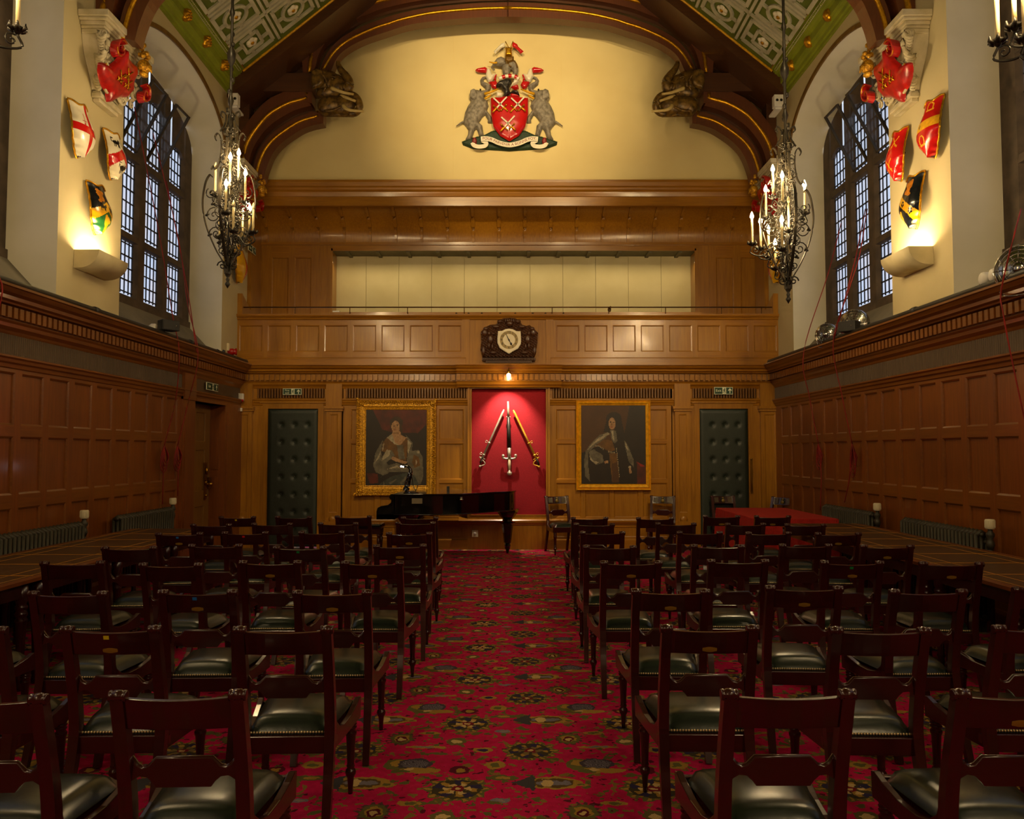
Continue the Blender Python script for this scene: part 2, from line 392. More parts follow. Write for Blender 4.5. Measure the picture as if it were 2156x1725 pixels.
SEG = arch_pts()
for sg, nm in ((-1, 'left'), (1, 'right')):
    w = MB(); T = 7.75
    edges = [YB] + [e for c in sorted(WINS) for e in (c - HW, c + HW)] + [15.0]
    for i in range(0, len(edges), 2): w.quad((sg * XW, edges[i], 2.9), (sg * XW, edges[i + 1], 2.9), (sg * XW, edges[i + 1], T), (sg * XW, edges[i], T))
    for c in WINS:
        for (a, za), (d, zd) in zip(SEG, SEG[1:]): w.quad((sg * XW, c + a, za), (sg * XW, c + d, zd), (sg * XW, c + d, T), (sg * XW, c + a, T))
    struct(w.build('wall_' + nm, PLASTER))
    r = MB()
    inner = arch_pts(HW, 6.25, .62)
    for c in WINS:
        for e in (-HW, HW): r.quad((sg * XW, c + e, 2.95), (sg * 4.97, c + e, 3.4), (sg * 4.97, c + e, 6.25), (sg * XW, c + e, SPR), 0)
        for (a, za), (d, zd), (f, zf), (g, zg) in zip(SEG, SEG[1:], inner, inner[1:]):
            r.add([(sg * XW, c + a, za), (sg * XW, c + d, zd), (sg * 4.97, c + g, zg), (sg * 4.97, c + f, zf)], [(0, 1, 2, 3)], 0, True)
        r.quad((sg * XW, c - HW, 2.98), (sg * XW, c + HW, 2.98), (sg * 4.99, c + HW, 3.56), (sg * 4.99, c - HW, 3.56), 1)
    struct(r.build('trim_reveal_' + nm, [REVEAL, SILL]))
    for c in WINS[:2]:
        t = MB(); pts = [(sg * (XW - .004), c + y, z) for y, z in arch_pts(HW + .03, SPR - .02, RISE + .035, 40)]
        t.sweep(pts, [(-.012, -.03), (.012, -.03), (.012, .03), (-.012, .03)], (sg, 0, 0)) if False else t.sweep(pts, [(-.03, -.012), (.03, -.012), (.03, .012), (-.03, .012)], (sg, 0, 0))
        struct(t.build('trim_arch_' + nm, TRIMDULL))

VENTF = plain('vent_frame', '#3a332a', '#2c261f', .6)
def clear_glass():
    m, t, o = nt('vent_glass'); tr = t.nodes.new('ShaderNodeBsdfTransparent'); tr.inputs[0].default_value = (.86, .88, .88, 1); gl = t.nodes.new('ShaderNodeBsdfGlossy'); gl.inputs['Roughness'].default_value = .15
    mx = t.nodes.new('ShaderNodeMixShader'); mx.inputs[0].default_value = .07; t.links.new(tr.outputs[0], mx.inputs[1]); t.links.new(gl.outputs[0], mx.inputs[2]); t.links.new(mx.outputs[0], o.inputs[0]); return m
CLEARG = clear_glass()
# windows: stone mullions and transoms, leaded lights, open hopper vents
def window(sg, hoppers):
    st = MB(); gl = MB(); ld = MB()
    lights = [(-1.125, 6.16), (-.375, 6.52), (.375, 6.52), (1.125, 6.16)]; hl = .225
    X0, X1 = sg * 4.965, sg * 5.03
    rows = [(3.66, 4.36), (4.50, 5.45), (5.60, None)]
    inner = arch_pts(HW, 6.25, .62, 60)
    def archz(y):
        q = max(0, 1 - (y / HW) ** 2); return 6.25 + .62 * math.sqrt(q)
    gaps = [(-HW, -1.125 - hl)] + [(-1.125 + .75 * i + hl, -.375 + .75 * i - hl) for i in range(3)] + [(1.125 + hl, HW)]
    for k, (a, d) in enumerate(gaps):
        n = 6; top = [(a + (d - a) * i / n) for i in range(n + 1)]
        m0 = .055 if k > 0 else 0; m1 = .055 if k < 4 else 0
        for (p, q) in zip(top, top[1:]):
            f0 = a + m0 + (d - a - m0 - m1) * (p - a) / (d - a); f1 = a + m0 + (d - a - m0 - m1) * (q - a) / (d - a)
            st.quad((X0, f0, 3.5), (X0, f1, 3.5), (X0, f1, archz(f1)), (X0, f0, archz(f0)))
        if k > 0: st.quad((X0, a + m0, 3.5), (X1, a, 3.5), (X1, a, archz(a)), (X0, a + m0, archz(a)))
        if k < 4: st.quad((X0, d - m1, 3.5), (X1, d, 3.5), (X1, d, archz(d)), (X0, d - m1, archz(d)))
    st.box(min(sg * 4.94, X1), max(sg * 4.94, X1), -HW, HW, 3.5, 3.6)
    for y, tp in lights:
        for (z0, z1) in ((3.55, 3.66), (4.36, 4.50), (5.45, 5.60)):
            p = [(X0, z0 + .02), (sg * 4.97, z1 - .035), (X1, z1), (X1, z0 - .0)]
            st.prism(p, 'y', y - hl - .06, y + hl + .06)
        n = 6; ys = [y - hl + 2 * hl * i / n for i in range(n + 1)]
        for p, q in zip(ys, ys[1:]):
            hd = lambda v: tp - .1 * ((v - y) / hl) ** 2
            st.quad((X0, p, hd(p)), (X0, q, hd(q)), (X0, q, archz(q)), (X0, p, archz(p)))
            st.quad((X0, p, hd(p)), (X0, q, hd(q)), (X1, q, hd(q)), (X1, p, hd(p)))
        for (z0, z1) in rows:
            z1 = z1 or tp
            gl.quad((sg * 5.012, y - hl, z0), (sg * 5.012, y + hl, z0), (sg * 5.012, y + hl, z1), (sg * 5.012, y - hl, z1))
            e = .007
            for i in range(1, 4):
                v = y - hl + 2 * hl * i / 4; ld.box(sg * 5.012 - .008, sg * 5.012 + .008, v - e, v + e, z0, z1)
            nz = max(2, round((z1 - z0) / .19))
            for i in range(0, nz + 1):
                v = z0 + .03 + (z1 - z0 - .06) * i / nz; ld.box(sg * 5.012 - .008, sg * 5.012 + .008, y - hl, y + hl, v - e * (1.5 if i % 2 else 1), v + e)
            for v in (y - hl + .022, y + hl - .022): ld.box(sg * 5.012 - .008, sg * 5.012 + .008, v - e * .8, v + e * .8, z0, z1)
    out = [st, gl, ld]
    vents = []
    for i in range(3 if hoppers else 0):
        y, tp = lights[i]; h = tp - 5.62; ang = math.radians(27); M = Matrix.Translation((sg * 5.0, y, 5.62)) @ Matrix.Rotation(-sg * ang, 4, 'Y')
        f = MB()
        for (a, d, e, g) in ((-hl, -hl + .025, 0, h), (hl - .025, hl, 0, h), (-hl, hl, 0, .025), (-hl, hl, h - .025, h)): f.box(-.018, .018, a, d, e, g, 0, M)
        f.add([(0, -hl, 0), (0, hl, 0), (0, hl, h), (0, -hl, h)], [(0, 1, 2, 3)], 1, False, M)
        # side cheek of the hopper, a thin triangular plate
        for s_ in (-hl, hl): f.add([(sg * 5.0, y + s_, 5.62), (sg * 5.0, y + s_, 5.62 + h * math.cos(ang)), tuple(M @ Vector((0, s_, h)))], [(0, 1, 2)], 1)
        vents.append(f)
    return out, vents
k = 1
for sg in (-1, 1):
    (st, gl, ld), vents = window(sg, True)
    proto = None
    for wi, c in enumerate(WINS):
        if proto is None:
            o = st.build('window_%d' % k, STONE, None, (0, c, 0)); struct(o); proto = o
            gl.build('pane', GLASS, o); ld.build('leading', LEAD, o)
            for f in vents: f.build('hopper_vent', [VENTF, CLEARG], o)
        else:
            o = copy_tree(proto); o.name = 'window_%d' % k; o.location = (0, c, 0); struct(o)
        k += 1

# tympanum, back wall of the room
b = MB(); b.quad((-4.45, 13.95, 6.05), (4.45, 13.95, 6.05), (4.45, 13.95, 11.3), (-4.45, 13.95, 11.3))
for x in (-.95, .93): b.box(x - .004, x + .004, 13.945, 13.952, 6.1, 9.3)
struct(b.build('wall_end', TYMP))
b = MB(); b.quad((-4.6, YB, 0), (4.6, YB, 0), (4.6, YB, 11.3), (-4.6, YB, 11.3)); struct(b.build('wall_back', OAKD))

# sloping ceiling with strapwork and roses, green cornice with gilt bosses
CXE, CZE, SL = 4.18, 7.66, .8185
CS = math.sqrt(1 + SL * SL)
b = MB()
for sg in (-1, 1):
    b.quad((sg * CXE, YB, CZE), (sg * CXE, 15, CZE), (0, 15, CZE + SL * CXE), (0, YB, CZE + SL * CXE))
    b.quad((sg * CXE, YB, CZE), (sg * CXE, 15, CZE), (sg * 4.6, 15, 7.7), (sg * 4.6, YB, 7.7))
ceil = struct(b.build('ceiling', GREEN))
def cpt(sg, s, t, w=0):
    """point on the slope: s along the room, t up the slope, w below the surface"""
    return (sg * (CXE - t / CS - w * SL / CS * 1.0), s, CZE + t * SL / CS - w / CS)
def cbar(mb, sg, s0, t0, s1, t1, wd=.032, th=.028):
    d = Vector((s1 - s0, t1 - t0)); L = d.length; d /= L; n = Vector((-d.y, d.x)) * wd
    q = [(s0 + n.x, t0 + n.y), (s1 + n.x, t1 + n.y), (s1 - n.x, t1 - n.y), (s0 - n.x, t0 - n.y)]
    v = [cpt(sg, *p) for p in q] + [cpt(sg, *p, th) for p in q]
    mb.add(v, [(4, 5, 6, 7), (0, 1, 5, 4), (1, 2, 6, 5), (2, 3, 7, 6), (3, 0, 4, 7)])
rose = MB()
for i in range(5):
    a = 2 * PI * i / 5 + .3; rose.ball((.055 * math.cos(a), .055 * math.sin(a), 0), (.052, .052, .022), 8, 5, 0)
rose.ball((0, 0, .012), (.035, .035, .025), 8, 5, 1); rose.ball((0, 0, 0), (.1, .1, .012), 12, 4, 2)
rose0 = None
PB, PT, PS = .74, .80, -.07
for sg in (-1, 1):
    m = MB()
    for i in range(5):
        s0 = 12.62 - PB * (i + 1); cbar(m, sg, s0, 0, s0, 5.3, .022)
        for j in range(6):
            t0 = PS + PT * j; c, d = s0 + PB / 2, t0 + PT / 2
            cbar(m, sg, s0, t0, s0 + PB, t0, .022)
            a, e = PB / 2 - .09, PT / 2 - .09
            for (p, q) in (((-a, -e), (a, -e)), ((a, -e), (a, e)), ((a, e), (-a, e)), ((-a, e), (-a, -e))): cbar(m, sg, c + p[0], d + p[1], c + q[0], d + q[1], .03)
            if (i + j) % 2:
                for n in range(24):
                    x0, x1 = 2 * PI * n / 24, 2 * PI * (n + 1) / 24; cbar(m, sg, c + .185 * math.cos(x0), d + .185 * math.sin(x0), c + .185 * math.cos(x1), d + .185 * math.sin(x1), .026)
                for (p, q) in (((.18, 0), (a, 0)), ((-.18, 0), (-a, 0)), ((0, .18), (0, e)), ((0, -.18), (0, -e))): cbar(m, sg, c + p[0], d + p[1], c + q[0], d + q[1], .026)
            else:
                for (p, q) in (((-.16, -.15), (.16, -.15)), ((.16, -.15), (.16, .15)), ((.16, .15), (-.16, .15)), ((-.16, .15), (-.16, -.15)),
                               ((-.16, .06), (-a, .06)), ((.16, -.06), (a, -.06)), ((.06, .15), (.06, e)), ((-.06, -.15), (-.06, -e))): cbar(m, sg, c + p[0], d + p[1], c + q[0], d + q[1], .026)
            if rose0 is None: o = rose0 = rose.build('rose', [WHITEP, GILT, CREAM], ceil)
            else: o = rose0.copy(); COL.objects.link(o); o.parent = ceil
            o.location = cpt(sg, c, d, .015); o.rotation_euler = Vector((-sg * SL, 0, -1)).to_track_quat('Z', 'Y').to_euler()
    m.build('strapwork', STRAP, ceil)
# green cornice
prof = [(0, 7.27), (.03, 7.27), (.03, 7.32), (.055, 7.33), (.06, 7.38), (.09, 7.40), (.10, 7.42), (.12, 7.43), (.125, 7.53), (.16, 7.54), (.18, 7.57), (.21, 7.58), (.22, 7.64), (.27, 7.66), (.27, 7.70), (0, 7.72)]
boss0 = None
for k, sg in enumerate((-1, 1)):
    mp = lambda u, v, w: (sg * (XW - w), u, v)
    b = MB(); run(b, prof, YB, 12.75, mp)
    for i in range(190): ubox(b, 5.1 + i * .04, 5.1 + i * .04 + .024, 7.585, 7.635, .2, .245, mp)
    corn = struct(b.build('trim_cornice_%d' % (k + 1), GREENL))
    r = MB(); r.sweep([(sg * (XW - .272), YB, 7.675), (sg * (XW - .272), 12.75, 7.675)], [(-.006, -.015), (.006, -.015), (.006, .015), (-.006, .015)]); r.build('red_line', REDP, corn)
    for i in range(4):
        bs = MB(); bs.ball((0, 0, 0), (.075, .08, .09), 12, 8, 0)
        for q in range(8): a = PI * q / 4; bs.ball((-sg * .04, .05 * math.cos(a), .055 * math.sin(a)), (.045, .028, .03), 6, 5, 0)
        if boss0 is None: boss0 = o = bs.build('boss', GILT, corn)
        else: o = boss0.copy(); COL.objects.link(o); o.parent = corn
        o.location = (sg * (XW - .115), 12.2 - i * .72, 7.475)

# ---------------------------------------------------------------- side wainscot
CORN = [(0, 2.62), (.012, 2.64), (.02, 2.66), (.05, 2.69), (.055, 2.72), (.07, 2.74), (.07, 2.86), (.12, 2.87), (.125, 2.885), (.155, 2.90), (.16, 2.93), (.195, 2.95), (.215, 2.985), (.235, 2.99), (.235, 3.01), (-.08, 3.02)]
ARCHI = [(0, 2.33), (.012, 2.34), (.018, 2.37), (.035, 2.385), (.04, 2.41), (.055, 2.425), (.055, 2.44), (0, 2.455)]
def reeds(mb, u0, u1, v0, v1, mp, pitch, w=.0, d=.012, m=0):
    n = int((u1 - u0) / pitch); p = (u1 - u0) / n
    for i in range(n):
        a = u0 + i * p
        for (x0, w0, x1, w1) in ((0, 0, .2, d), (.2, d, .6, d), (.6, d, .8, 0), (.8, 0, 1, 0)):
            mb.quad(mp(a + x0 * p, v0, w + w0), mp(a + x1 * p, v0, w + w1), mp(a + x1 * p, v1, w + w1), mp(a + x0 * p, v1, w + w0), m)
DOOR_L = (11.42, 12.62)
PITCH = .447
for sg, nm in ((-1, 'left'), (1, 'right')):
    mp = lambda u, v, w: (sg * (XP - w), u, v)
    b = MB()
    end = 11.0 if sg < 0 else YE
    us = [(7.42 + PITCH * i, 7.42 + PITCH * i + .347) for i in range(-13, 14)]
    us = [q for q in us if q[1] < end - .02 and q[0] > YB]
    panels(b, (YB, end), (0, 2.34), us, [(.30, 1.09), (1.21, 1.73), (1.83, 2.30)], mp, .022, .016, 1, 0, 0)
    if sg < 0:
        ubox(b, 11.0, DOOR_L[0], 0, 2.34, -.05, .03, mp, 0); ubox(b, 11.06, 11.36, .25, 2.2, .03, .04, mp, 0)
        ubox(b, DOOR_L[1], YE, 0, 2.34, -.05, .03, mp, 0); ubox(b, DOOR_L[1] + .1, YE - .2, .25, 2.2, .03, .04, mp, 0)
        ubox(b, DOOR_L[0], DOOR_L[1], 2.30, 2.34, -.2, .05, mp, 1)
        # deep reveal of the doorway
        b.quad(mp(DOOR_L[1], 0, -.05), mp(DOOR_L[1], 0, -.32), mp(DOOR_L[1], 2.34, -.32), mp(DOOR_L[1], 2.34, -.05), 0)
        b.quad(mp(DOOR_L[0], 0, 0), mp(DOOR_L[0], 0, -.32), mp(DOOR_L[0], 2.3, -.32), mp(DOOR_L[0], 2.3, 0), 0)
        b.quad(mp(DOOR_L[0], 2.3, 0), mp(DOOR_L[1], 2.3, 0), mp(DOOR_L[1], 2.3, -.32), mp(DOOR_L[0], 2.3, -.32), 0)
        for (z0, z1) in ((.35, 1.2), (1.32, 2.1)): ubox(b, 0, 0, 0, 0, 0, 0, mp) if False else b.box(-XP - .26, -XP - .06, DOOR_L[1] - .012, DOOR_L[1], z0, z1)
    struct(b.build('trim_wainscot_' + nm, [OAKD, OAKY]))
    f = MB(); ub = 11.0 if sg < 0 else YE
    f.quad(mp(YB, 2.44, .001), mp(YE, 2.44, .001), mp(YE, 2.64, .001), mp(YB, 2.64, .001))
    reeds(f, 1.0, ub, 2.45, 2.63, mp, .032)
    struct(f.build('trim_frieze_' + nm, REED))
    c = MB(); run(c, CORN, YB, YE - .02, mp); run(c, ARCHI, YB, YE - .02, mp)
    n = 0; u = 5.5
    while u < YE - .15: ubox(c, u, u + .055, 2.755, 2.85, .06, .115, mp); u += .088
    if sg < 0: ubox(c, 11.0, 11.4, 2.30, 2.66, 0, .05, mp)
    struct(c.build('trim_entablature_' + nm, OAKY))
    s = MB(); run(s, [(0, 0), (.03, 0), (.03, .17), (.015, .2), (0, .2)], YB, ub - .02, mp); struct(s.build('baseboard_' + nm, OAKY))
    # lead-covered pipe along the ledge
    p = MB(); p.tube([(sg * (XP - .15), YB, 3.045), (sg * (XP - .15), 13.2, 3.045)], .032, 10)
    for y in (8.4, 10.9): p.tube([(sg * (XP - .15), y - .04, 3.045), (sg * (XP - .15), y + .04, 3.045)], .042, 10)
    struct(p.build('trim_pipe_' + nm, DARKPL))

# side door (oak with brass furniture)
mp = lambda u, v, w: (-XP + w, u, v)
b = MB(); panels(b, DOOR_L, (.0, 2.36), [(11.56, 11.93), (12.06, 12.42)], [(.15, .78), (1.0, 1.62), (1.74, 2.18)], lambda u, v, w: (-XP - .2 + w, u, v), .02, .014)
dr = struct(b.build('door_1', DOORW))
h = MB(); yb = 12.44; x = -XP - .2
h.box(x, x + .012, yb - .045, yb + .045, .86, 1.42); h.box(x, x + .014, yb - .06, yb + .06, 1.40, 1.425); h.box(x, x + .014, yb - .06, yb + .06, 1.02, 1.045)
h.ball((x + .02, yb, 1.12), (.02, .03, .04)); h.ball((x + .02, yb, .93), .025); h.ball((x + .03, yb, 1.3), (.02, .028, .06))
h.build('finger_plate', BRASS, dr)
h = MB(); h.tube([(x, yb - .0, 1.10), (x + .06, yb - .0, 1.10)], .014, 10); h.ball((x + .085, yb - .0, 1.10), .036); h.build('door_knob', BRASS, dr)
h = MB(); h.box(x + .0, x + .05, yb + .08, yb + .13, 1.03, 1.2); h.build('lock_case', BRASS, dr)

# ---------------------------------------------------------------- end wall, lower storey
ex = lambda px: at(px, 930, Y=YE).x
mp = lambda u, v, w: (u, YE - w, v)
zY = lambda py: at(1071, py, Y=YE).z
b = MB()
Z0, ZT = 0, 2.38
zr = [(zY(1090), zY(1017)), (zY(1010), zY(934)), (zY(926), zY(862))]
cl = [(ex(738 + 62 * i), ex(790 + 62 * i)) for i in range(4)]; cr = [(ex(1171 + 60.5 * i), ex(1223 + 60.5 * i)) for i in range(4)]
panels(b, (ex(720), ex(986)), (.50, ZT), cl, zr, mp, .022, .016, 1, 0, 0)
panels(b, (ex(1157), ex(1416)), (.50, ZT), cr, zr, mp, .022, .016, 1, 0, 0)
panels(b, (ex(720), ex(986)), (0, .41), [(ex(732), ex(975))], [(.2, .36)], mp, .012, .01, 1, 0, 0)
panels(b, (ex(1157), ex(1416)), (0, .41), [(ex(1168), ex(1405))], [(.2, .36)], mp, .012, .01, 1, 0, 0)
ubox(b, ex(984), ex(1159), 0, .53, -.03, .02, mp, 0)                         # plinth under the red panel
# plain surrounds beside the doors
for (a, d) in ((486, 553), (680, 722), (1414, 1464), (1586, 1646)): ubox(b, ex(a), ex(d), 0, 2.62, -.05, .0, mp, 0)
for (a, d) in ((553, 680), (1464, 1586)): ubox(b, ex(a), ex(d), zY(850), 2.62, -.05, .0, mp, 1)
ubox(b, ex(720), ex(986), 2.38, 2.62, -.05, 0, mp, 1); ubox(b, ex(1157), ex(1416), 2.38, 2.62, -.05, 0, mp, 1)
endw = struct(b.build('trim_wainscot_end', [OAK, OAKX]))
# pilasters
for i, (a, d) in enumerate(((496, 532), (688, 720), (1420, 1452), (1600, 1637))):
    p = MB(); u0, u1 = ex(a), ex(d)
    panels(p, (u0, u1), (.45, 2.27), [(u0 + .06, u1 - .06)], [(.6, 2.2)], lambda u, v, w: (u, YE - .07 - w, v), .015, .012)
    for e in (u0, u1): p.quad(mp(e, .45, 0), mp(e, .45, .07), mp(e, 2.27, .07), mp(e, 2.27, 0))
    ubox(p, u0 - .02, u1 + .02, 0, .45, 0, .095, mp); ubox(p, u0 - .035, u1 + .035, .40, .46, 0, .11, mp)
    ubox(p, u0 - .02, u1 + .02, 2.25, 2.29, 0, .09, mp); ubox(p, u0 - .035, u1 + .035, 2.29, 2.33, 0, .11, mp)
    ubox(p, u0 - .005, u1 + .005, 2.33, 2.70, 0, .075, mp)
    p.ball(((u0 + u1) / 2, YE - .085, .49), (.06, .02, .06), 10, 6)
    struct(p.build('trim_pilaster_%d' % (i + 1), OAK))
# dado, skirting
d = MB()
DADO = [(0, .40), (.02, .405), (.03, .425), (.05, .44), (.055, .47), (.045, .49), (.02, .5), (0, .5)]
for (a, e) in ((722, 985), (1158, 1415)): run(d, DADO, ex(a), ex(e), mp)
run(d, [(.02, .40), (.05, .405), (.06, .425), (.085, .44), (.09, .47), (.07, .49), (.05, .5), (0, .52)], -.80, .69, mp)
struct(d.build('trim_dado', OAKX))
d = MB()
for (a, e) in ((722, 985), (1158, 1415)): run(d, [(0, 0), (.03, 0), (.03, .15), (.015, .17), (0, .17)], ex(a), ex(e), mp)
struct(d.build('baseboard_end', OAKX))
# entablature along the end wall
e = MB(); xl, xr = ex(489), ex(1648)
EC = [(w_, v_) for w_, v_ in CORN if v_ < 3.015] + [(0, 3.015)]
run(e, EC, xl, xr, mp); run(e, [(w_ + .07, v_) for w_, v_ in EC[1:]] , ex(962), ex(1182), mp)
for (a, q) in ((532, 688), (720, 986), (1157, 1420), (1452, 1600)): run(e, [(w_ * .8, v_ + .015) for w_, v_ in ARCHI], ex(a), ex(q), mp)
u = xl + .06
while u < xr - .06:
    x_ = .05 if ex(962) < u < ex(1180) else 0
    ubox(e, u, u + .052, 2.755, 2.85, .05, .115 + x_, mp); u += .0845
struct(e.build('trim_entablature_end', OAKX))
f = MB()
for (a, q) in ((540, 682), (727, 981), (1163, 1414), (1458, 1594)): reeds(f, ex(a), ex(q), 2.47, 2.635, mp, .046, 0, .016)
struct(f.build('trim_frieze_end', REEDE))
# red baize recess with moulded frame
u0, u1, z0, z1 = ex(993), ex(1149.5), zY(1084), zY(819)
b = MB(); b.quad((u0 - .02, YE + .03, z0 - .02), (u1 + .02, YE + .03, z0 - .02), (u1 + .02, YE + .03, z1 + .02), (u0 - .02, YE + .03, z1 + .02)); struct(b.build('trim_red_panel', REDCLOTH))
fr = MB(); pts = [(u0 - .03, YE - .01, z0 - .03), (u1 + .03, YE - .01, z0 - .03), (u1 + .03, YE - .01, z1 + .03), (u0 - .03, YE - .01, z1 + .03)]
def framebox(mb, a, c, e, g, wd, y0, y1, m=0):
    mb.box(a - wd, a, y0, y1, e - wd, g + wd, m); mb.box(c, c + wd, y0, y1, e - wd, g + wd, m); mb.box(a, c, y0, y1, e - wd, e, m); mb.box(a, c, y0, y1, g, g + wd, m)
framebox(fr, u0, u1, z0, z1, .065, YE - .03, YE + .04); framebox(fr, u0 - .035, u1 + .035, z0 - .035, z1 + .035, .03, YE - .05, YE - .02); framebox(fr, u0, u1, z0, z1, .014, YE - .04, YE - .02)
struct(fr.build('trim_red_panel_frame', OAK))

# padded leather doors in the end wall
def padded_door(n, pxl, pxr, hinge_right):
    a, d = ex(pxl), ex(pxr); zt = zY(861)
    b = MB(); framebox(b, a, d, 0, zt, .085, YE - .015, YE + .05); b.box(a - .13, d + .13, YE - .03, YE + .01, zt + .09, zt + .125)
    o = struct(b.build('door_%d' % n, OAK))
    NX, NZ = 46, 110; g = MB(); v = []; f = []
    bt = [(a + (d - a) * (.27 + .26 * i), zt - .26 - .285 * j) for i in range(3) for j in range(7)]
    for j in range(NZ + 1):
        for i in range(NX + 1):
            x, z = a + (d - a) * i / NX, .04 + (zt - .04) * j / NZ; h = .03
            for (bx, bz) in bt:
                q = (x - bx) ** 2 + (z - bz) ** 2
                if q < .02: h -= .030 * math.exp(-q / .0011)
            edge = min(i, NX - i, j, NZ - j) / 3; h *= min(1, edge ** .5 if edge > 0 else 0)
            v.append((x, YE + .02 - h, z))
    for j in range(NZ):
        for i in range(NX): p = j * (NX + 1) + i; f.append((p, p + 1, p + NX + 2, p + NX + 1))
    g.add(v, f, 0, True); g.build('leather_padding', PADDED, o)
    q = MB()
    for (bx, bz) in bt: q.ball((bx, YE + .018, bz), (.013, .01, .013), 8, 5)
    q.build('button', PADDED, o)
    pl = MB(); s = d + .035 if hinge_right else d + .04
    pl.box(s - .03, s + .03, YE - .02, YE - .012, zY(1030), zY(981)) if hinge_right else pl.box(s - .02, s + .02, YE - .024, YE - .014, zY(1040), zY(965))
    if not hinge_right: pl.ball((s, YE - .03, zY(967)), .018); pl.box(s - .022, s + .026, YE - .03, YE - .02, zY(1002), zY(992))
    pl.build('push_plate', OAK if hinge_right else BRASS, o)
padded_door(2, 563.5, 669.5, True); padded_door(3, 1473, 1575.5, False)

# ---------------------------------------------------------------- gallery
GY = 13.40
gx = lambda px: at(px, 700, Y=GY).x
gz = lambda py: at(1071, py, Y=GY).z
mg = lambda u, v, w: (u, GY - w, v)
b = MB(); zt, zb = gz(664), gz(770)
pv = [(gz(740.5), gz(685))]
panels(b, (gx(493), gx(983)), (zb, zt), [(gx(504 + 59.8 * i), gx(552.5 + 59.8 * i)) for i in range(8)], pv, mg, .022, .016, 1, 0, 0)
panels(b, (gx(1157), gx(1647)), (zb, zt), [(gx(1171.3 + 59.4 * i), gx(1219.5 + 59.4 * i)) for i in range(8)], pv, mg, .022, .016, 1, 0, 0)
ubox(b, gx(983), gx(1157), zb, zt, -.1, .0, mg, 0)
for (a, d) in ((493, 981), (1159, 1647)): ubox(b, gx(a), gx(d), gz(770), gz(756), 0, .03, mg, 1); run(b, [(0, gz(757)), (.035, gz(757)), (.035, gz(755)), (.01, gz(753)), (0, gz(753))], gx(a), gx(d), mg, 1)
for px in (981, 1157.5): ubox(b, gx(px - 8), gx(px + 8), zb, zt - .05, 0, .015, mg, 0)
run(b, [(0, gz(674)), (.02, gz(673)), (.03, gz(669)), (.05, gz(668)), (.06, gz(665)), (.06, gz(662)), (-.22, gz(662)), (-.22, zb)], gx(493), gx(1647), mg, 1)
ubox(b, gx(693), gx(1480), gz(663), gz(655.5), -.22, -.08, mg, 1)
for px in (960, 986, 1014, 1053, 1085, 1122, 1149, 1187): b.lathe([(.018, 0), (.018, .004)], (0, 0, 0), 10, 2, Matrix.Translation((gx(px), GY + .079, gz(659))) @ Matrix.Rotation(PI / 2, 4, 'X'))
for sg in (-1, 1):   # raked ends of the parapet
    b.prism([(GY - .02, zt), (GY - .02, zt + .36), (GY + .5, zt + .12), (GY + .5, zt)], 'x', sg * 4.37, sg * 4.46, 0)
struct(b.build('trim_gallery_parapet', [OAK, OAKX, DARKPL]))
r = MB(); zr_ = gz(646)
r.tube([(-4.38, GY + .05, zr_), (4.38, GY + .05, zr_)], .011, 8)
for px in (619, 735, 857, 977, 1163, 1283, 1403, 1521, 1606): r.tube([(gx(px), GY + .05, zr_), (gx(px), GY + .05, zt)], .008, 6)
tag(r.build('gallery_rail', plain('rail_bronze', '#6a4a22', '#553a18', .35, .6)), 'thin bronzed handrail on short posts running along the gallery parapet', 'rail')
# recess behind the parapet
BY = 14.55
bx = lambda px: at(px, 600, Y=BY).x
bz = lambda py: at(1071, py, Y=BY).z
mb_ = lambda u, v, w: (u, BY - w, v)
b = MB()
lo, hi = bz(680), bz(513)
oz = bz(527.5)
ol, orr = bx(697), bx(1466)
panels(b, (-4.5, ol), (lo, hi), [(bx(572), bx(607)), (bx(620), bx(655))], [(bz(668), bz(542))], mb_, .02, .016, 1, 0, 0)
panels(b, (orr, 4.5), (lo, hi), [(bx(1508), bx(1545)), (bx(1560), bx(1597))], [(bz(668), bz(542))], mb_, .02, .016, 1, 0, 0)
b.quad(mb_(ol, oz, 0), mb_(orr, oz, 0), mb_(orr, hi, 0), mb_(ol, hi, 0), 1)
for s in (ol, orr): ubox(b, s - .03, s + .03, lo, oz + .03, 0, .03, mb_, 0)
for s in (bx(673), bx(1495)): ubox(b, s - .02, s + .02, lo, hi, 0, .015, mb_, 0)
ubox(b, -4.5, 4.5, hi - .03, hi + .02, 0, .03, mb_, 1); ubox(b, ol, orr, oz - .01, oz + .05, 0, .03, mb_, 1)
for s in (ol, orr): b.quad((s, BY, lo), (s, 15.0, lo), (s, 15.0, oz), (s, BY, oz), 0)
for sg in (-1, 1):
    b.quad((sg * 4.43, 13.9, 3.0), (sg * 4.43, BY, 3.0), (sg * 4.43, BY, 5.7), (sg * 4.43, 13.9, 5.7), 0)
    b.box(min(sg * 4.46, sg * 4.38), max(sg * 4.46, sg * 4.38), 13.86, 13.95, 3.0, 5.7, 0)
b.quad((-4.5, 13.4, 3.05), (4.5, 13.4, 3.05), (4.5, 15.1, 3.05), (-4.5, 15.1, 3.05), 0)
struct(b.build('trim_gallery_panelling', [OAK, OAKX]))
c = MB()
for i in range(11):
    a, d = bx(690) + (bx(1473) - bx(690)) * i / 11, bx(690) + (bx(1473) - bx(690)) * (i + 1) / 11
    c.box(a + .003, d - .003, 15.0, 15.03, 3.0, oz + .3)
c.quad((ol - .4, 15.028, 3), (orr + .4, 15.028, 3), (orr + .4, 15.028, 5.6), (ol - .4, 15.028, 5.6))
struct(c.build('wall_gallery_back', CREAM))
s = MB(); s.quad((ol, BY, oz), (orr, BY, oz), (orr, 15.0, oz), (ol, 15.0, oz), 0)
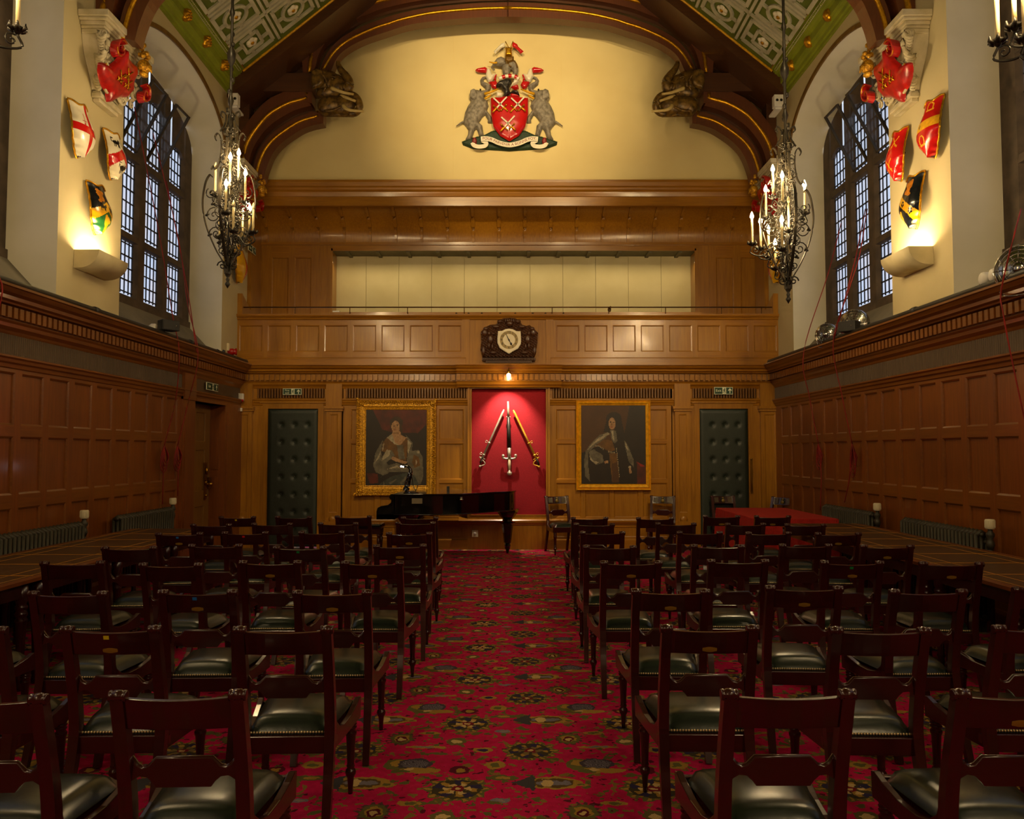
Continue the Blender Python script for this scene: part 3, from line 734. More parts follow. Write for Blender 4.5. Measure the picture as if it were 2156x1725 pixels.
for i in range(12): x_ = ol + (orr - ol) * (i + .5) / 12; s.box(x_ - .03, x_ + .03, BY + .02, 15.0, oz - .03, oz, 0)
struct(s.build('ceiling_gallery_soffit', plain('soffit_paint', '#6b684c', '#5c5940', .6)))
# cove and its ribs
c = MB(); n = 12; zc = hi + .02; ztop = at(1071, 433, Y=13.9).z + .06; rr = BY - 13.9
def cove(t): a = PI / 2 * t; return (BY - rr * (1 - math.cos(a)), zc + (ztop - zc) * math.sin(a))
for i in range(n):
    (y0, z0), (y1, z1) = cove(i / n), cove((i + 1) / n)
    c.add([(-4.48, y0, z0), (4.48, y0, z0), (4.48, y1, z1), (-4.48, y1, z1)], [(0, 1, 2, 3)], 0, True)
px = 562.0
while px < 1600:
    u = bx(px); pth = [(u, cove(i / n)[0] - .004, cove(i / n)[1] - .004) for i in range(n + 1)]
    c.sweep(pth, [(-.02, -.03), (.02, -.03), (.02, .03), (-.02, .03)], (0, -1, 1)); px += 54.3
struct(c.build('trim_cove', OAK))
# beam under the tympanum
z0, z1 = at(1071, 434, Y=13.9).z, at(1071, 383.5, Y=13.9).z; H = z1 - z0
e = MB(); run(e, [(-.06, z0), (.02, z0), (.02, z0 + .36 * H), (.035, z0 + .38 * H), (.05, z0 + .5 * H), (.055, z0 + .55 * H), (.09, z0 + .62 * H), (.095, z0 + .7 * H), (.12, z0 + .75 * H), (.13, z0 + .9 * H), (.13, z1), (-.06, z1)], -4.45, 4.45, lambda u, v, w: (u, 13.9 - w, v))
struct(e.build('trim_gallery_beam', OAKX))
# ---------------------------------------------------------------- chairs
def hw(y): return .178 + (y + .205) * .105
def post_mb(s):
    m = MB(); side = [(-.335, 0), (-.295, .12), (-.25, .26), (-.222, .38), (-.215, .46), (-.232, .58), (-.262, .70), (-.29, .80), (-.308, .862)]
    path = smooth_path([(s * (.178 + .012 * max(0, .4 - z)), y, z) for y, z in side], 3)
    sc = [.82 + .25 * min(1, max(0, q.z / .42)) - .12 * max(0, (q.z - .5) / .4) for q in path]
    m.sweep(path, [(-.02, -.02), (.02, -.02), (.02, .02), (-.02, .02)], (0, 1, 0), 0, False, False, sc)
    M = Matrix.Translation((s * .178, -.312, .866)) @ Matrix.Rotation(PI / 2, 4, 'Y')
    m.lathe([(.012, -.026), (.017, -.026), (.018, -.02), (.015, -.014), (.019, -.01), (.019, .01), (.015, .014), (.018, .02), (.017, .026), (.012, .026)], (0, 0, 0), 10, 0, M)
    return m
def rail_poly(pts): return [(-x, z) for x, z in reversed(pts)] + pts
def leg_mb():
    p = [(.011, 0), (.012, .03), (.016, .075), (.024, .09), (.026, .10), (.022, .112), (.016, .118), (.02, .128), (.017, .135), (.019, .2), (.023, .265), (.027, .275), (.028, .285), (.02, .295)]
    z = .30
    for i in range(6): p += [(.027, z + .004), (.028, z + .008), (.022, z + .0125)]; z += .0145
    p += [(.027, .392), (.027, .40)]
    m = MB(); m.lathe(p, (0, 0, 0), 12); return m
def seat_mb():
    m = MB(); nx, ny = 14, 14; v = []; f = []
    for j in range(ny + 1):
        for i in range(nx + 1):
            t, u = j / ny, i / nx * 2 - 1; y = -.203 + t * .40; h = hw(y) - .012
            ex_ = (1 - abs(u) ** 6) * (1 - abs(2 * t - 1) ** 6)
            v.append((u * h, y, .418 + .058 * ex_ ** .45 + .012 * math.cos(u * 1.4) * math.sin(PI * t) ** .5 * ex_))
    for j in range(ny):
        for i in range(nx): p = j * (nx + 1) + i; f.append((p, p + 1, p + nx + 2, p + nx + 1))
    m.add(v, f, 0, True)
    m.add([(-hw(-.203) + .012, -.203, .40), (hw(-.203) - .012, -.203, .40), (hw(-.203) - .012, -.203, .418), (-hw(-.203) + .012, -.203, .418)], [(0, 1, 2, 3)])
    return m
def frame_mb():
    m = MB(); pr = [(.215, .345), (.222, .438), (.20, .442), (.15, .425), (.05, .405), (-.06, .402), (-.13, .418), (-.18, .455), (-.205, .52), (-.236, .52), (-.236, .345)]
    for s in (-1, 1):
        a = [(s * (hw(y) - .008), y, z) for y, z in pr]; d = [(s * (hw(y) + .018), y, z) for y, z in pr]; n = len(pr)
        m.add(a + d, [tuple(range(n)), tuple(range(2 * n - 1, n - 1, -1))] + [(i, (i + 1) % n, n + (i + 1) % n, n + i) for i in range(n)])
    m.box(-hw(-.21), hw(-.21), -.228, -.205, .335, .408); m.box(-hw(.21), hw(.21), .195, .222, .345, .425)
    m.box(-hw(0), hw(0), -.2, .2, .36, .40)
    return m
def crest_mb(z0=.762, z1=.862):
    m = MB(); n = 10; v = []; f = []
    for i in range(n + 1):
        x = -.178 + .356 * i / n; bow = .018 * (1 - (x / .178) ** 2); dip = .006 * (1 - (x / .178) ** 2)
        for (y, z) in ((-.268, z0), (-.296, z1 - dip), (-.318, z1 - dip), (-.290, z0)): v.append((x, y - bow, z))
    for i in range(n):
        for e in range(4): f.append((i * 4 + e, i * 4 + (e + 1) % 4, (i + 1) * 4 + (e + 1) % 4, (i + 1) * 4 + e))
    f += [(0, 1, 2, 3), tuple(n * 4 + e for e in range(4))]
    m.add(v, f); return m
def midrail_mb():
    pts = [(.083, .572), (.095, .588), (.112, .603), (.135, .606), (.152, .596), (.172, .580), (.172, .668), (.158, .662), (.145, .637), (.128, .628), (.108, .632), (.092, .648), (.085, .655)]
    m = MB(); m.prism(rail_poly(pts), 'y', -.252, -.232)
    top = [(-.168, .668), (-.145, .637), (-.128, .628), (-.108, .632), (-.085, .656), (.085, .656), (.108, .632), (.128, .628), (.145, .637), (.168, .668)]
    m.tube([(x, -.243, z) for x, z in top], .009, 6); return m
def make_chair(name, inlaid=False):
    r = empty(name)
    st = seat_mb().build('seat', LEATHER, r)
    n = MB()
    for i in range(26): x = -.155 + .31 * i / 25; n.ball((x, -.2075, .418), .0058, 6, 4)
    n.build('nail_trim', NAILS, st)
    frame_mb().build('seat_frame', MAHOGX, r, bevel=.003)
    c = crest_mb(.755 if inlaid else .762, .875 if inlaid else .862).build('crest_rail', MAHOGX, r, bevel=.003)
    if inlaid:
        q = MB()
        for x, w_, mi in ((-.11, .035, 0), (0, .04, 1), (.11, .035, 0)):
            y0 = -.262 - .018 * (1 - (x / .178) ** 2)
            q.add([(x - w_, y0 - .002 + .0, .775), (x + w_, y0 - .002, .775), (x + w_, y0 - .024, .855), (x - w_, y0 - .024, .855)], [(0, 1, 2, 3)], mi)
        q.ball((0, -.288, .845), (.02, .01, .016), 8, 5, 2); q.ball((0, -.278, .80), (.03, .008, .03), 8, 5, 2)
        q.build('brass_inlay', [plain('inlay', '#4a3a1a', '#2c2110', .35), BLACKP, plain('inlay_figure', '#8a7434', '#5e4c1e', .4, .3)], c)
    midrail_mb().build('back_rail', MAHOGX, r)
    for s in (-1, 1): post_mb(s).build('back_post', MAHOG, r)
    l0 = leg_mb().build('leg', MAHOG, r, (-.198, .195, 0)); l1 = l0.copy(); COL.objects.link(l1); l1.parent = r; l1.location = (.198, .195, 0)
    return r
plaque_mb = MB(); plaque_mb.prism([(.028 * math.cos(a) if abs(math.cos(a)) < .8 else .03 * math.copysign(1, math.cos(a)) * (.86 + .14 * abs(math.cos(a))), .0115 * math.sin(a)) for a in [2 * PI * k / 20 for k in range(20)]], 'y', -.001, .001)
PLAQ = plaque_mb.build('plaque', plain('plaque_brass', '#a8862a', '#7a5f1a', .45, .4)); COL.objects.unlink(PLAQ)
sticker_mb = MB(); sticker_mb.box(-.011, .011, -.0008, .0008, -.008, .008)
STICK = {}
for k_, m_ in STK.items(): STICK[k_] = sticker_mb.build('sticker', m_); COL.objects.unlink(STICK[k_])
chair0 = make_chair('chair'); first = [True]
ROWS_L = [[(None, 80, 1461), (248, 503, 1452)], [(None, -2, 1320), (145, 323, 1317), (506, 688, 1317.5)], [(None, -65, 1244), (74, 213, 1244), (345, 489, 1241), (629, 771, 1242)],
          [(94, 212, 1181), (304, 416, 1185), (513, 626, 1180), (728, 841, 1181)], [(223, 321, 1150), (405, 502.6, 1145.5), (583.5, 680, 1149.5), (794, 890, 1146)],
          [(335, 420, 1121), (475, 558, 1119), (635, 719, 1118), (820, 903, 1120.5)], [(406, 483, 1102.7), (536, 610, 1101), (675, 749, 1100), (838, 912, 1098.6)], [(466, 534, 1086.6), (584.5, 652, 1086.6), (710, 778, 1085.6), (850, 917, 1088)]]
ROWS_R = [[(1537, 1782, 1450), (2024, None, 1451)], [(1403, 1584, 1315), (1763, 1943, 1319.6), (2104, None, 1315.5)], [(1340, 1483, 1239.5), (1624, 1761.5, 1233), (1883, 2025, 1240), (2141, None, 1235)],
          [(1272, 1385.5, 1180.5), (1498, 1610, 1177.5), (1736.5, 1851, 1180.5), (1944.6, 2060.6, 1182.5)], [(1236, 1331.6, 1148), (1464, 1558, 1146.5), (1646, 1746, 1145), (1816, 1919, 1146.5)],
          [(1226, 1311, 1118.5), (1431, 1515, 1118.5), (1575, 1661, 1119.7), (1721.5, 1808, 1121)], [(1213, 1289, 1101.5), (1384, 1462, 1100.3), (1532, 1607, 1101.3), (1658, 1733, 1102.3)], [(1208, 1274, 1088.5), (1344, 1414, 1089), (1486, 1552, 1085), (1592, 1661, 1085.3)]]
PLQ = {('L', 1, 1), ('L', 2, 2), ('L', 2, 3), ('L', 3, 2), ('L', 3, 3), ('L', 4, 3), ('L', 5, 0), ('L', 5, 3), ('R', 1, 0), ('R', 2, 0), ('R', 2, 1), ('R', 3, 0), ('R', 3, 2), ('R', 3, 3), ('R', 4, 3), ('R', 5, 3), ('R', 6, 0), ('R', 7, 2), ('R', 7, 3), ('R', 0, 1)}
STI = {('L', 1, 1): 'yellow', ('L', 2, 2): 'blue', ('L', 4, 2): 'green', ('L', 5, 0): 'blue', ('L', 5, 1): 'red', ('L', 7, 0): 'yellow', ('R', 3, 2): 'green'}
ORD = ['first', 'second', 'third', 'fourth', 'fifth', 'sixth', 'seventh', 'eighth']
for side, rows in (('L', ROWS_L), ('R', ROWS_R)):
    for ri, row in enumerate(rows):
        for ci, (l, r, y) in enumerate(row):
            A = at(l, y, Z=.884) if l is not None else None; B = at(r, y, Z=.884) if r is not None else None
            if A is None: A = B - Vector((.356, 0, 0))
            if B is None: B = A + Vector((.356, 0, 0))
            mid = (A + B) / 2
            yaw = RND.uniform(-.05, .05) + (.03 if side == 'L' else -.03)
            o = chair0 if first[0] else copy_tree(chair0); first[0] = False
            o.rotation_euler = (0, 0, yaw); o.location = (mid.x - .312 * math.sin(yaw), mid.y + .312 * math.cos(yaw), 0)
            fa = len(row) - 1 - ci if side == 'L' else ci
            blk = 'piano side' if side == 'L' else 'red-table side'
            seatn = 'on the aisle' if fa == 0 else ORD[fa] + ' from aisle'
            key = (side, ri, ci)
            fr_ = 'foremost row' if ri == 7 else ORD[7 - ri] + ' row from end wall'
            if ri == 0: fr_ = 'last row, nearest camera'
            det = ''
            if key in STI: det = STI[key] + '-stickered '
            elif key in PLQ: det = 'brass-plaqued '
            tag(o, f'{det}mahogany chair, {blk}, {fr_}, {seatn}', 'chair', 'mahogany chairs with green leather seats in rows')
            crest = [c for c in o.children if c.name.startswith('crest_rail')][0]
            if key in PLQ: p = PLAQ.copy(); COL.objects.link(p); p.parent = crest; p.location = (0, -.3138, .782); p.rotation_euler = (.28, 0, 0)
            if key in STI: p = STICK[STI[key]].copy(); COL.objects.link(p); p.parent = crest; p.location = (-.01, -.3322, .838); p.rotation_euler = (.28, 0, 0)
hall0 = make_chair('inlaid_chair', True)
for i, (x, y, rz, lb) in enumerate(((.87, 12.93, PI + .28, 'inlaid mahogany side chair against the end wall beside the red sword panel'), (2.43, 12.95, PI - .22, 'inlaid mahogany side chair against the end wall below the portrait of a man'),
                                    (3.50, 13.0, PI + .08, 'dark inlaid chair behind the red table, in front of the padded door'), (4.10, 12.72, PI - .85, 'dark inlaid chair turned sideways behind the red table, by the corner pilaster'))):
    o = hall0 if i == 0 else copy_tree(hall0); o.location = (x, y, 0); o.rotation_euler = (0, 0, rz); tag(o, lb, 'chair', 'inlaid side chairs by the end wall')

# ---------------------------------------------------------------- long tables along the walls
def make_table(L=1.14, Wd=.98):
    r = empty('side_table')
    m = MB(); m.box(-Wd / 2, Wd / 2, -L / 2, L / 2, .722, .746, 0); a, e = Wd / 2 - .07, L / 2 - .004
    m.box(-a, a, -e, e, .746, .7475, 1)
    tp = m.build('tabletop', [TABLEW, TABLETOP], r, bevel=.006)
    g = MB()
    for y in (-e, 0): g.box(-a, a, y + .0, y + .018, .7475, .7485)
    for x in (-a + .02, a - .02, -a + .16, a - .16): g.box(x - .004, x + .004, -e, e, .7475, .7485)
    g.build('gilt_border', TOOLING, tp)
    p = MB(); framebox(p, -.45, .45, -.5, .5, .02, 0, 0) if False else None
    p.box(-Wd / 2 + .06, -Wd / 2 + .085, -L / 2 + .06, L / 2 - .06, .62, .722); p.box(Wd / 2 - .085, Wd / 2 - .06, -L / 2 + .06, L / 2 - .06, .62, .722)
    p.box(-Wd / 2 + .06, Wd / 2 - .06, -L / 2 + .06, -L / 2 + .085, .62, .722); p.box(-Wd / 2 + .06, Wd / 2 - .06, L / 2 - .085, L / 2 - .06, .62, .722); p.build('apron', MAHOGX, r)
    lg = MB(); lg.lathe([(.02, 0), (.03, .02), (.022, .06), (.03, .08), (.024, .1), (.028, .3), (.036, .45), (.042, .47), (.03, .485), (.04, .5), (.04, .515), (.03, .53), (.04, .545), (.04, .56), (.03, .575), (.04, .59), (.04, .722)], (0, 0, 0), 12)
    l0 = None
    for x in (-1, 1):
        for y in (-1, 1):
            if l0 is None: o = l0 = lg.build('leg', MAHOG, r)
            else: o = l0.copy(); COL.objects.link(o); o.parent = r
            o.location = (x * (Wd / 2 - .08), y * (L / 2 - .09), 0)
    return r
t0 = None
for sg, n, yend, side in ((-1, 5, 9.08, 'oak-door wall'), (1, 5, 9.72, 'wall with fans')):
    for i in range(n):
        o = t0 = make_table() if t0 is None else t0
        if (sg, i) != (-1, 0): o = copy_tree(t0)
        o.location = (-3.63 if sg < 0 else 3.68, yend - 1.145 * (i + .5), 0)
        tag(o, f'gilt-lined leather-topped table by the {side}, {ORD[i]} from end wall', 'table', 'tables set end to end along the walls')

# red-clothed table
r = empty('covered_table', (3.62, 11.25, 0)); tag(r, 'table draped in a plain red cloth near the padded door by the radiators', 'table')
m = MB(); m.box(-.5, .5, -.95, .95, .72, .75); m.build('tabletop', TABLEW, r)
for x in (-.44, .44):
    for y in (-.85, .85): q = MB(); q.box(x - .03, x + .03, y - .03, y + .03, 0, .72); q.build('leg', MAHOG, r)
m = MB(); n = 96; v = []; f = []
per = []
for k in range(n):
    t = k / n * 4; s_ = int(t); u = t - s_; a, d = .51, .98
    c4 = [(-a, -d), (a, -d), (a, d), (-a, d)]; p0, p1 = c4[s_], c4[(s_ + 1) % 4]
    per.append((p0[0] + (p1[0] - p0[0]) * u, p0[1] + (p1[1] - p0[1]) * u, u))
for lev, z in enumerate((.757, .75, .5, .28)):
    for k, (x, y, u) in enumerate(per):
        g = (0, .008, .018, .028)[lev] * (1 + (math.sin(k * 1.7) + math.sin(k * .9)) * .45) ; v.append((x * (1 + g / .53 * .9), y * (1 + g / .98), z - (.0 if lev < 3 else .01 * math.sin(k * .7))))
for lev in range(3):
    for k in range(n): f.append((lev * n + k, lev * n + (k + 1) % n, (lev + 1) * n + (k + 1) % n, (lev + 1) * n + k))
f.append(tuple(range(n))); m.add(v, f, 0, False)
cl = m.build('tablecloth', TCLOTH, None, (3.62, 11.25, 0)); tag(cl, 'plain red tablecloth hanging over the table by the padded door', 'tablecloth')

# ---------------------------------------------------------------- piano
r = empty('grand_piano', (0, 0, 0)); tag(r, 'black grand piano standing in front of the red sword panel', 'piano')
out = [(-1.62, 11.75), (-1.2, 11.75), (-.92, 11.78)] + [(p.x, p.y) for p in smooth_path([(-.92, 11.78, 0), (-.66, 11.88, 0), (-.42, 12.10, 0), (-.2, 12.36, 0), (.0, 12.53, 0), (.10, 12.70, 0), (.13, 12.92, 0), (.08, 13.10, 0), (-.04, 13.18, 0)], 4)] + [(-1.62, 13.18)]
m = MB(); m.prism(out, 'z', .685, .965); case = m.build('case', EBONY, r, bevel=.006)
m = MB(); m.prism([(x * 1.0 + (.012 if x > -1 else 0), y - (.012 if y < 12.6 else 0)) for x, y in out], 'z', .967, .988); m.build('lid', EBONY, r, bevel=.006)
m = MB(); m.tube([(x, y, .692) for x, y in out[:-1]], .008, 6); m.build('moulding', GLOSSB, case)
m = MB(); m.box(-1.86, -1.60, 11.75, 13.18, .625, .70)
chk = [(-1.60, .985), (-1.66, .985), (-1.685, .96), (-1.685, .93), (-1.655, .90), (-1.66, .865), (-1.70, .83), (-1.80, .815), (-1.85, .79), (-1.865, .74), (-1.865, .625), (-1.60, .625)]
for y in (11.75, 13.10): m.prism(chk, 'y', y - .0, y + .08)
m.box(-1.64, -1.60, 11.83, 13.1, .7, .97); m.build('keybed', EBONY, r, bevel=.004)
k = MB(); k.box(-1.83, -1.68, 11.85, 13.08, .70, .735, 0)
for i in range(36):
    if i % 7 not in (2, 6): k.box(-1.76, -1.68, 11.87 + i * .0335, 11.885 + i * .0335, .735, .747, 1)
k.build('keyboard', [WHITEP, BLACKP], r)
leg = MB(); leg.lathe([(.02, 0), (.025, .03), (.03, .06), (.045, .08), (.05, .12), (.04, .15), (.055, .165), (.06, .2), (.085, .42), (.095, .46), (.12, .475), (.12, .49), (.08, .5), (.075, .53), (.09, .55), (.11, .57), (.16, .64), (.18, .70)], (0, 0, 0), 8, smooth=False)
for (x, y) in ((-1.45, 11.92), (-1.45, 13.0), (.0, 12.93)):
    o = leg.build('leg', EBONY, r, (x, y, 0)); c = MB(); c.lathe([(.018, 0), (.018, .02)], (0, 0, .01), 10, 0, Matrix.Translation((0, 0, .01)) @ Matrix.Rotation(PI / 2, 4, 'Y')); c.build('caster', BRASS, o)
m = MB(); m.box(-1.36, -1.21, 11.742, 11.748, .85, .925); m.build('plate', plain('engraved_plate', '#7d745e', '#6a6250', .5, .5), r)
m = MB(); m.ball((-.66, 11.87, .93), (.022, .014, .012)); m.ball((-.66, 11.868, .90), (.03, .012, .02)); m.build('lid_catch', CHROME, r)
b = MB(); b.box(-.93, -.89, 12.6, 12.64, .989, 1.06); tag(b.build('black_box', DARKPL), 'tiny black block standing on the piano lid near its bend', 'box')
# gooseneck lamp lying on the lid
r = empty('gooseneck_lamp', (-1.46, 12.0, .989)); tag(r, 'glossy black gooseneck lamp with two lit dots standing on the piano', 'lamp')
m = MB(); m.lathe([(.0, .028), (.06, .026), (.11, .012), (.115, 0), (.0, 0)], (.06, 0, 0), 20)
m.build('base', GLOSSB, r)
m = MB(); m.tube(smooth_path([(-.02, 0, .02), (.005, 0, .14), (.035, 0, .25), (.05, 0, .30), (.04, 0, .355), (0, 0, .39), (-.05, 0, .40)], 6), [.05 - .0011 * i for i in range(37)], 10)
for i in range(10): m.ball((-.01 + .004 * i + .02 * math.sin(i * 2.3), -.03, .05 + i * .022), (.02, .012, .012), 8, 5)
m.build('neck', GLOSSB, r)
m = MB(); m.tube(smooth_path([(.05, 0, .29), (.075, 0, .2), (.09, 0, .1), (.13, 0, .03)], 5), .006, 6); m.tube(smooth_path([(.12, 0, .02), (.15, 0, .09), (.165, 0, .13)], 5), .005, 6); m.build('cable', GLOSSB, r)
m = MB(); m.ball((-.07, 0, .385), (.05, .03, .02)); h = m.build('shade', GLOSSB, r)
m = MB(); m.ball((-.085, -.03, .388), .011); m.ball((-.055, -.03, .382), .011); m.build('light_dot', LED, h)
# bench
r = empty('piano_bench', (-2.15, 12.35, 0)); tag(r, 'dark piano bench with a black padded top beside the keyboard', 'bench')
m = MB(); m.box(-.29, .29, -.18, .18, .45, .52); m.build('seat', GLOSSB, r, bevel=.02)
m = MB(); m.box(-.27, .27, -.16, .16, .37, .45); m.build('seat_frame', MAHOGX, r)
for x in (-.24, .24):
    for y in (-.13, .13): m = MB(); m.lathe([(.014, 0), (.018, .06), (.026, .1), (.016, .13), (.022, .2), (.026, .3), (.016, .32), (.026, .34), (.026, .37)], (0, 0, 0), 10); m.build('leg', MAHOG, r, (x, y, 0))

# ---------------------------------------------------------------- radiators
def radiator(sg, y0, y1, valve_at, lb):
    r = empty('radiator', (sg * 4.24, (y0 + y1) / 2, 0)); tag(r, lb, 'radiator', 'column radiators under the panelling')
    m = MB(); n = int((y1 - y0) / .062); hl = (y1 - y0) / 2
    for i in range(n):
        y = -hl + (i + .5) * 2 * hl / n
        for x in (-.045, .0, .045):
            m.tube([(x, y, .12), (x, y, .86)], .018, 6)
        m.tube([(-.045, y, .85), (0, y, .885), (.045, y, .85)], .021, 6); m.tube([(-.045, y, .13), (0, y, .1), (.045, y, .13)], .021, 6)
    m.tube([(0, -hl, .86), (0, hl, .86)], .02, 8); m.tube([(0, -hl, .14), (0, hl, .14)], .02, 8)
    for y in (-hl + .05, hl - .05): m.box(-.03, .03, y - .02, y + .02, 0, .12)
    m.build('fins', RADI, r)
    v = MB(); y = valve_at - (y0 + y1) / 2; v.tube([(0, y, 0), (0, y, .78)], .02, 10); v.lathe([(.02, .74), (.035, .78), (.03, .81), (.02, .83), (.035, .86), (.035, .88), (.02, .9), (.02, .92)], (0, y, 0), 12)
    v.tube([(0, y, .80), (0, y + (.08 if y < 0 else -.08), .80)], .018, 8); vv = v.build('valve', RADI, r)
    h = MB(); h.lathe([(.034, .92), (.04, .925), (.04, 1.0), (.036, 1.005), (0, 1.006)], (0, y, 0), 14)
    for k in range(14): a = 2 * PI * k / 14; h.box(-.003, .003, .036, .043, .935, .995, 0, Matrix.Translation((0, y, 0)) @ Matrix.Rotation(a, 4, 'Z'))
    h.build('thermostat_head', IVORYP, vv)
radiator(-1, 6.1, 8.22, 8.30, 'grey column radiator on the door-side wall, farther from the door')
radiator(-1, 8.98, 10.38, 10.46, 'grey column radiator on the door-side wall, nearest the door')
radiator(1, 9.50, 10.95, 9.40, 'grey column radiator behind the end of the red-clothed table')
radiator(1, 7.30, 8.75, 7.19, 'grey column radiator behind the long tables, farther from the red table')

# ---------------------------------------------------------------- cords
def cord(name, lb, paths):
    m = MB()
    for p in paths: m.tube(p, .0065, 5)
    tag(m.build(name, CORD), lb, 'cord', 'red window cords')
def coil(c, h, w_, n=4, dx=0):
    out = []
    for i in range(n):
        k = 1 - .12 * i; out.append(smooth_path([c, c + Vector((.01 * i, -w_ * .5 * k, -h * .35)), c + Vector((.01 * i, -w_ * .6 * k, -h * .8 * k)), c + Vector((.01 * i, 0, -h * k)), c + Vector((.01 * i, w_ * .55 * k, -h * .8 * k)), c + Vector((.01 * i, w_ * .45 * k, -h * .3)), c], 5))
    return out
HK = 4.33
a = at(346, 938, X=-HK); cord('cord', 'red window cord looped on the door-side wall, the one farther from the door', [smooth_path([at(283, 225, X=-4.8), at(333, 480, X=-4.7), at(364, 668, X=-4.33), at(377, 738, X=-4.13), at(370, 840, X=-4.24), a], 6), [a, at(344, 1000, X=-HK), at(342, 1062, X=-HK)]] + coil(a, .34, .16))
a = at(374, 938, X=-HK); cord('cord', 'red window cord looped on the door-side wall, the one beside the door', [smooth_path([at(322, 280, X=-4.8), at(375, 500, X=-4.75), at(395, 640, X=-4.45), at(417, 745, X=-4.13), at(398, 840, X=-4.24), a], 6), smooth_path([at(350, 380, X=-4.8), at(393, 600, X=-4.5), at(414, 742, X=-4.14)], 6), [a, at(375, 1000, X=-HK), at(374, 1045, X=-HK)]] + coil(a, .34, .16))
a = at(1723, 935, X=HK); cord('cord', 'red window cord looped on the panelling nearest the red-clothed table', [smooth_path([at(1771, 470, X=4.75), at(1743, 578, X=4.5), at(1692, 742, X=4.13), at(1705, 840, X=4.22), a], 6), smooth_path([a, at(1729, 1000, X=HK), at(1727, 1075, X=HK)], 4)] + coil(a, .36, .14))
a = at(1794, 935, X=HK); cord('cord', 'red window cord looped on the panelling beside the chrome fans', [smooth_path([at(1826, 440, X=4.8), at(1810, 536, X=4.35), at(1787, 611, X=4.16), at(1754, 722, X=4.13), at(1772, 830, X=4.22), a], 6), smooth_path([at(1822, 440, X=4.8), at(1803, 536, X=4.35), at(1781, 622, X=4.15), at(1754, 722, X=4.14)], 5), smooth_path([a, at(1788, 1010, X=HK), at(1778, 1058, X=HK)], 4)] + coil(a, .42, .13, 5))
cord('cord', 'red window cord hanging beside the single fan at the edge of the view', [smooth_path([at(2150, 440, X=4.4), at(2134, 500, X=4.08), at(2108, 612, X=4.12), at(2112, 660, X=4.14), at(2135, 780, X=4.24), at(2165, 920, X=HK)], 6)])
cord('cord', 'red window cord drooping over the ledge at the near end of the door-side wall', [smooth_path([at(-25, 520, X=-4.7), at(-5, 575, X=-4.2), at(5, 610, X=-4.12), at(-4, 660, X=-4.16), at(-20, 760, X=-4.3)], 6)])
import numpy as np
def inpoly(poly, X, Y):
    P = np.array(poly, float); r = np.zeros(X.shape, bool); n = len(P); j = n - 1
    for i in range(n):
        (xi, yi), (xj, yj) = P[i], P[j]
        c = ((yi > Y) != (yj > Y)) & (X < (xj - xi) * (Y - yi) / (yj - yi + 1e-12) + xi); r ^= c; j = i
    return r
def relief(mb, poly, depth, edge, mp, res, m=0, lump=None, base=0.0):
    """cushion-shaped carving with the given outline: mp(u, v, w)"""
    P = np.array(poly, float); x0, y0 = P.min(0) - res * .5; x1, y1 = P.max(0) + res * .5
    nx, ny = int((x1 - x0) / res) + 2, int((y1 - y0) / res) + 2
    xs, ys = x0 + np.arange(nx) * res, y0 + np.arange(ny) * res
    X, Y = np.meshgrid(xs, ys); best = np.full(X.shape, 1e9); BX, BY_ = X.copy(), Y.copy()
    for a, c in zip(P, np.roll(P, -1, 0)):
        d = c - a; L = (d ** 2).sum() + 1e-12; t = np.clip(((X - a[0]) * d[0] + (Y - a[1]) * d[1]) / L, 0, 1)
        qx, qy = a[0] + t * d[0], a[1] + t * d[1]; D = np.hypot(X - qx, Y - qy); k = D < best
        best[k] = D[k]; BX[k] = qx[k]; BY_[k] = qy[k]
    cx, cy = X[:-1, :-1] + res / 2, Y[:-1, :-1] + res / 2; keep = inpoly(poly, cx, cy)
    full = np.zeros(X.shape, int)
    for a, c in ((0, 0), (0, 1), (1, 0), (1, 1)): full[a:ny - 1 + a, c:nx - 1 + c] += keep
    h = depth * np.sqrt(np.clip(1 - (1 - np.clip(best / edge, 0, 1)) ** 2, 0, 1))
    idx = -np.ones(X.shape, int); v = []; f = []
    for j, i in zip(*np.nonzero(full)):
        idx[j, i] = len(v)
        if full[j, i] < 4: v.append(tuple(mp(BX[j, i], BY_[j, i], base)))
        else:
            e = lump(X[j, i], Y[j, i]) if lump else 0
            v.append(tuple(mp(X[j, i], Y[j, i], base + h[j, i] + e * h[j, i] / depth)))
    for j, i in zip(*np.nonzero(keep)): f.append((idx[j, i], idx[j, i + 1], idx[j + 1, i + 1], idx[j + 1, i]))
    mb.add(v, f, m, True)
def painted(mb, nu, nv, surf, layers, mask=None, default=0):
    """grid surface whose cells take the material of the last layer that covers them (u, v in 0..1)"""
    u = (np.arange(nu) + .5) / nu; v = (np.arange(nv) + .5) / nv; U, V = np.meshgrid(u, v); M = np.full(U.shape, default)
    for kind, data, mi in layers:
        if kind == 'p': k = inpoly(data, U, V)
        elif kind == 'e': k = ((U - data[0]) / data[2]) ** 2 + ((V - data[1]) / data[3]) ** 2 < 1
        else: k = data(U, V)
        M[k] = mi
    keep = mask(U, V) if mask else np.ones(U.shape, bool)
    vs = [tuple(surf(i / nu, j / nv)) for j in range(nv + 1) for i in range(nu + 1)]
    b = len(mb.v); mb.v += vs
    for j in range(nv):
        for i in range(nu):
            if keep[j, i]: p = b + j * (nu + 1) + i; mb.f.append([p, p + 1, p + nu + 2, p + nu + 1]); mb.m.append(int(M[j, i])); mb.s.append(True)

